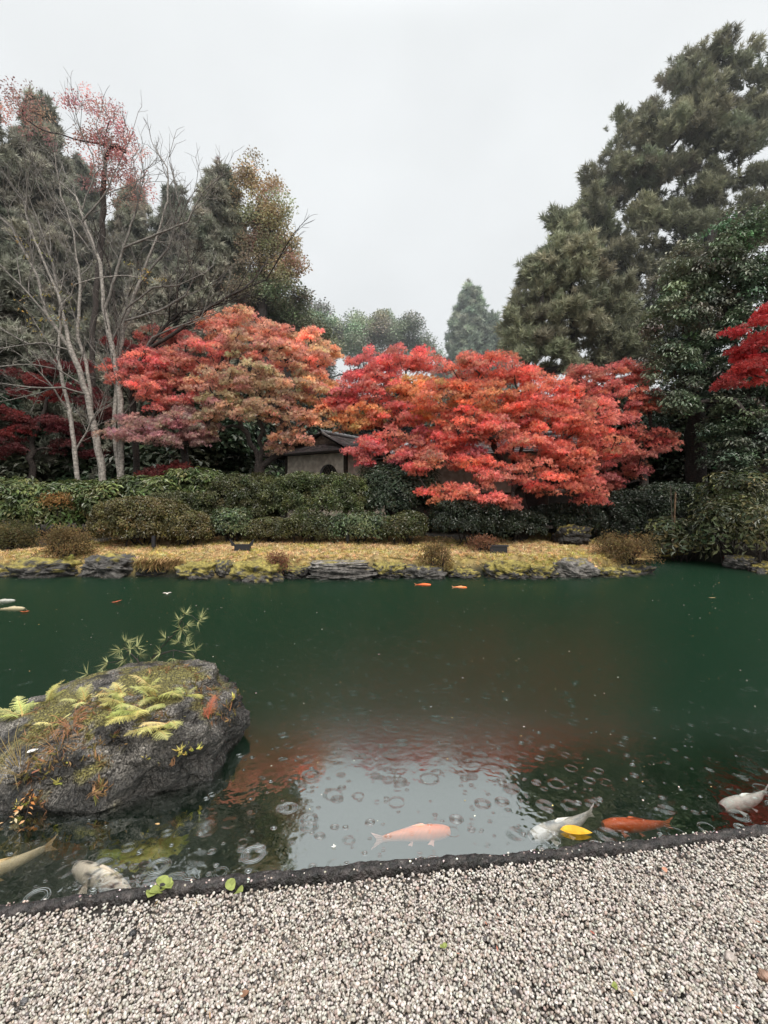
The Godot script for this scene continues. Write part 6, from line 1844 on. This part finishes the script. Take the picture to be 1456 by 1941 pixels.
	# leafy weeds rooted at the kerb
	for q in [[Vector3(-0.91, 0.00, -1.86), "clump of round green weed leaves at the kerb on the left", 6, 0.055], [Vector3(-0.61, 0.00, -1.87), "pair of green weed leaves beside the kerb, right of the clump", 2, 0.06], [Vector3(0.21, 0.00, -1.64), "small green weed in the gravel at the middle", 3, 0.02], [Vector3(0.75, -0.00, -1.50), "tiny green weed in the gravel at the lower right", 3, 0.016]]:
		var at: Vector3 = q[0]
		at.y = 0.01
		var o := thing("weed", q[1], "plant", at, 0.0, "weeds at the gravel's edge")
		for k in q[2]:
			var l := Shape.new()
			var n := 7
			for t in n:
				var a := t / float(n)
				var b := (t + 1) / float(n)
				var wa := 0.42 * pow(sin(PI * minf(1.0, a * 0.95 + 0.05)), 0.7)
				var wb := 0.42 * pow(sin(PI * minf(1.0, b * 0.95 + 0.05)), 0.7) if t < n - 1 else 0.0
				for sd in [-1.0, 1.0]:
					l.quad(Vector3(0, 0.1 * sin(a * 3.0), a), Vector3(wa * sd, 0.1 * sin(a * 3.0) + wa * 0.25, a), Vector3(wb * sd, 0.1 * sin(b * 3.0) + wb * 0.25, b), Vector3(0, 0.1 * sin(b * 3.0), b), Color(0.26, 0.30, 0.09) * r.randf_range(0.8, 1.2))
			var leaf2 := part("leaf", l.mesh(), M.fern, o)
			leaf2.basis = Basis.from_euler(Vector3(-r.randf_range(0.1, 0.5), TAU * k / q[2] + r.randfn() * 0.3 + 1.0, r.randfn() * 0.2)).scaled(Vector3.ONE * q[3] * r.randf_range(0.8, 1.15))
			leaf2.position = Vector3(r.randfn(), 0.2, r.randfn()) * q[3] * 0.3
	# odd stones and leaves lying on the gravel
	for q in [[Vector3(-0.92, 0.00, -1.69), "black stone lying on the gravel at the left", 0.016, Color(0.03, 0.03, 0.032)], [Vector3(1.20, -0.00, -1.60), "large brown-white stone on the gravel at the right", 0.026, Color(0.42, 0.36, 0.32)], [Vector3(1.27, 0.00, -1.54), "reddish brown stone at the right border of the gravel", 0.026, Color(0.28, 0.17, 0.12)], [Vector3(-0.90, 0.00, -1.61), "dark flat pebble below the black stone", 0.013, Color(0.09, 0.085, 0.085)], [Vector3(-1.14, 0.00, -1.46), "dark grey pebble in the gravel's lower left", 0.015, Color(0.10, 0.095, 0.095)], [Vector3(0.42, -0.00, -1.49), "black pebble in the gravel right of the middle", 0.012, Color(0.05, 0.045, 0.045)]]:
		var at: Vector3 = q[0]
		var o := put("stone", boulder(int(at.x * 100.0) + 900, Vector3(1.0, 0.6, 0.8), 0.2, 0.7, q[3] * 0.6, q[3], q[3], -5.0, 0.4), M.pebble)
		o.position = Vector3(at.x, 0.008, at.z)
		o.scale = Vector3.ONE * q[2]
		o.rotation.y = at.x * 3.0
		tag(o, q[1], "stone", "odd stones on the gravel")
	fallen_leaf("dry_leaf", "orange-pink leaf scrap on the gravel at the right, near the kerb", "leaf", "dry leaves on the gravel", 21, Vector3(1.2, 0.014, -1.97), 0.03, 0.02, Color(0.6, 0.30, 0.2))
	fallen_leaf("dry_leaf", "tan leaf on the gravel at the lower middle right", "leaf", "dry leaves on the gravel", 22, Vector3(0.80, -0.00, -1.49), 0.026, 0.014, Color(0.55, 0.40, 0.28))
	fallen_leaf("dry_leaf", "yellow leaf scrap on the gravel right of the left weed clump", "leaf", "dry leaves on the gravel", 23, Vector3(-0.75, -0.01, -1.83), 0.03, 0.014, Color(0.55, 0.44, 0.18))
	fallen_leaf("dry_leaf", "brown leaf on the gravel at the lower left of the middle", "leaf", "dry leaves on the gravel", 24, Vector3(-0.45, -0.00, -1.49), 0.03, 0.02, Color(0.24, 0.13, 0.08))
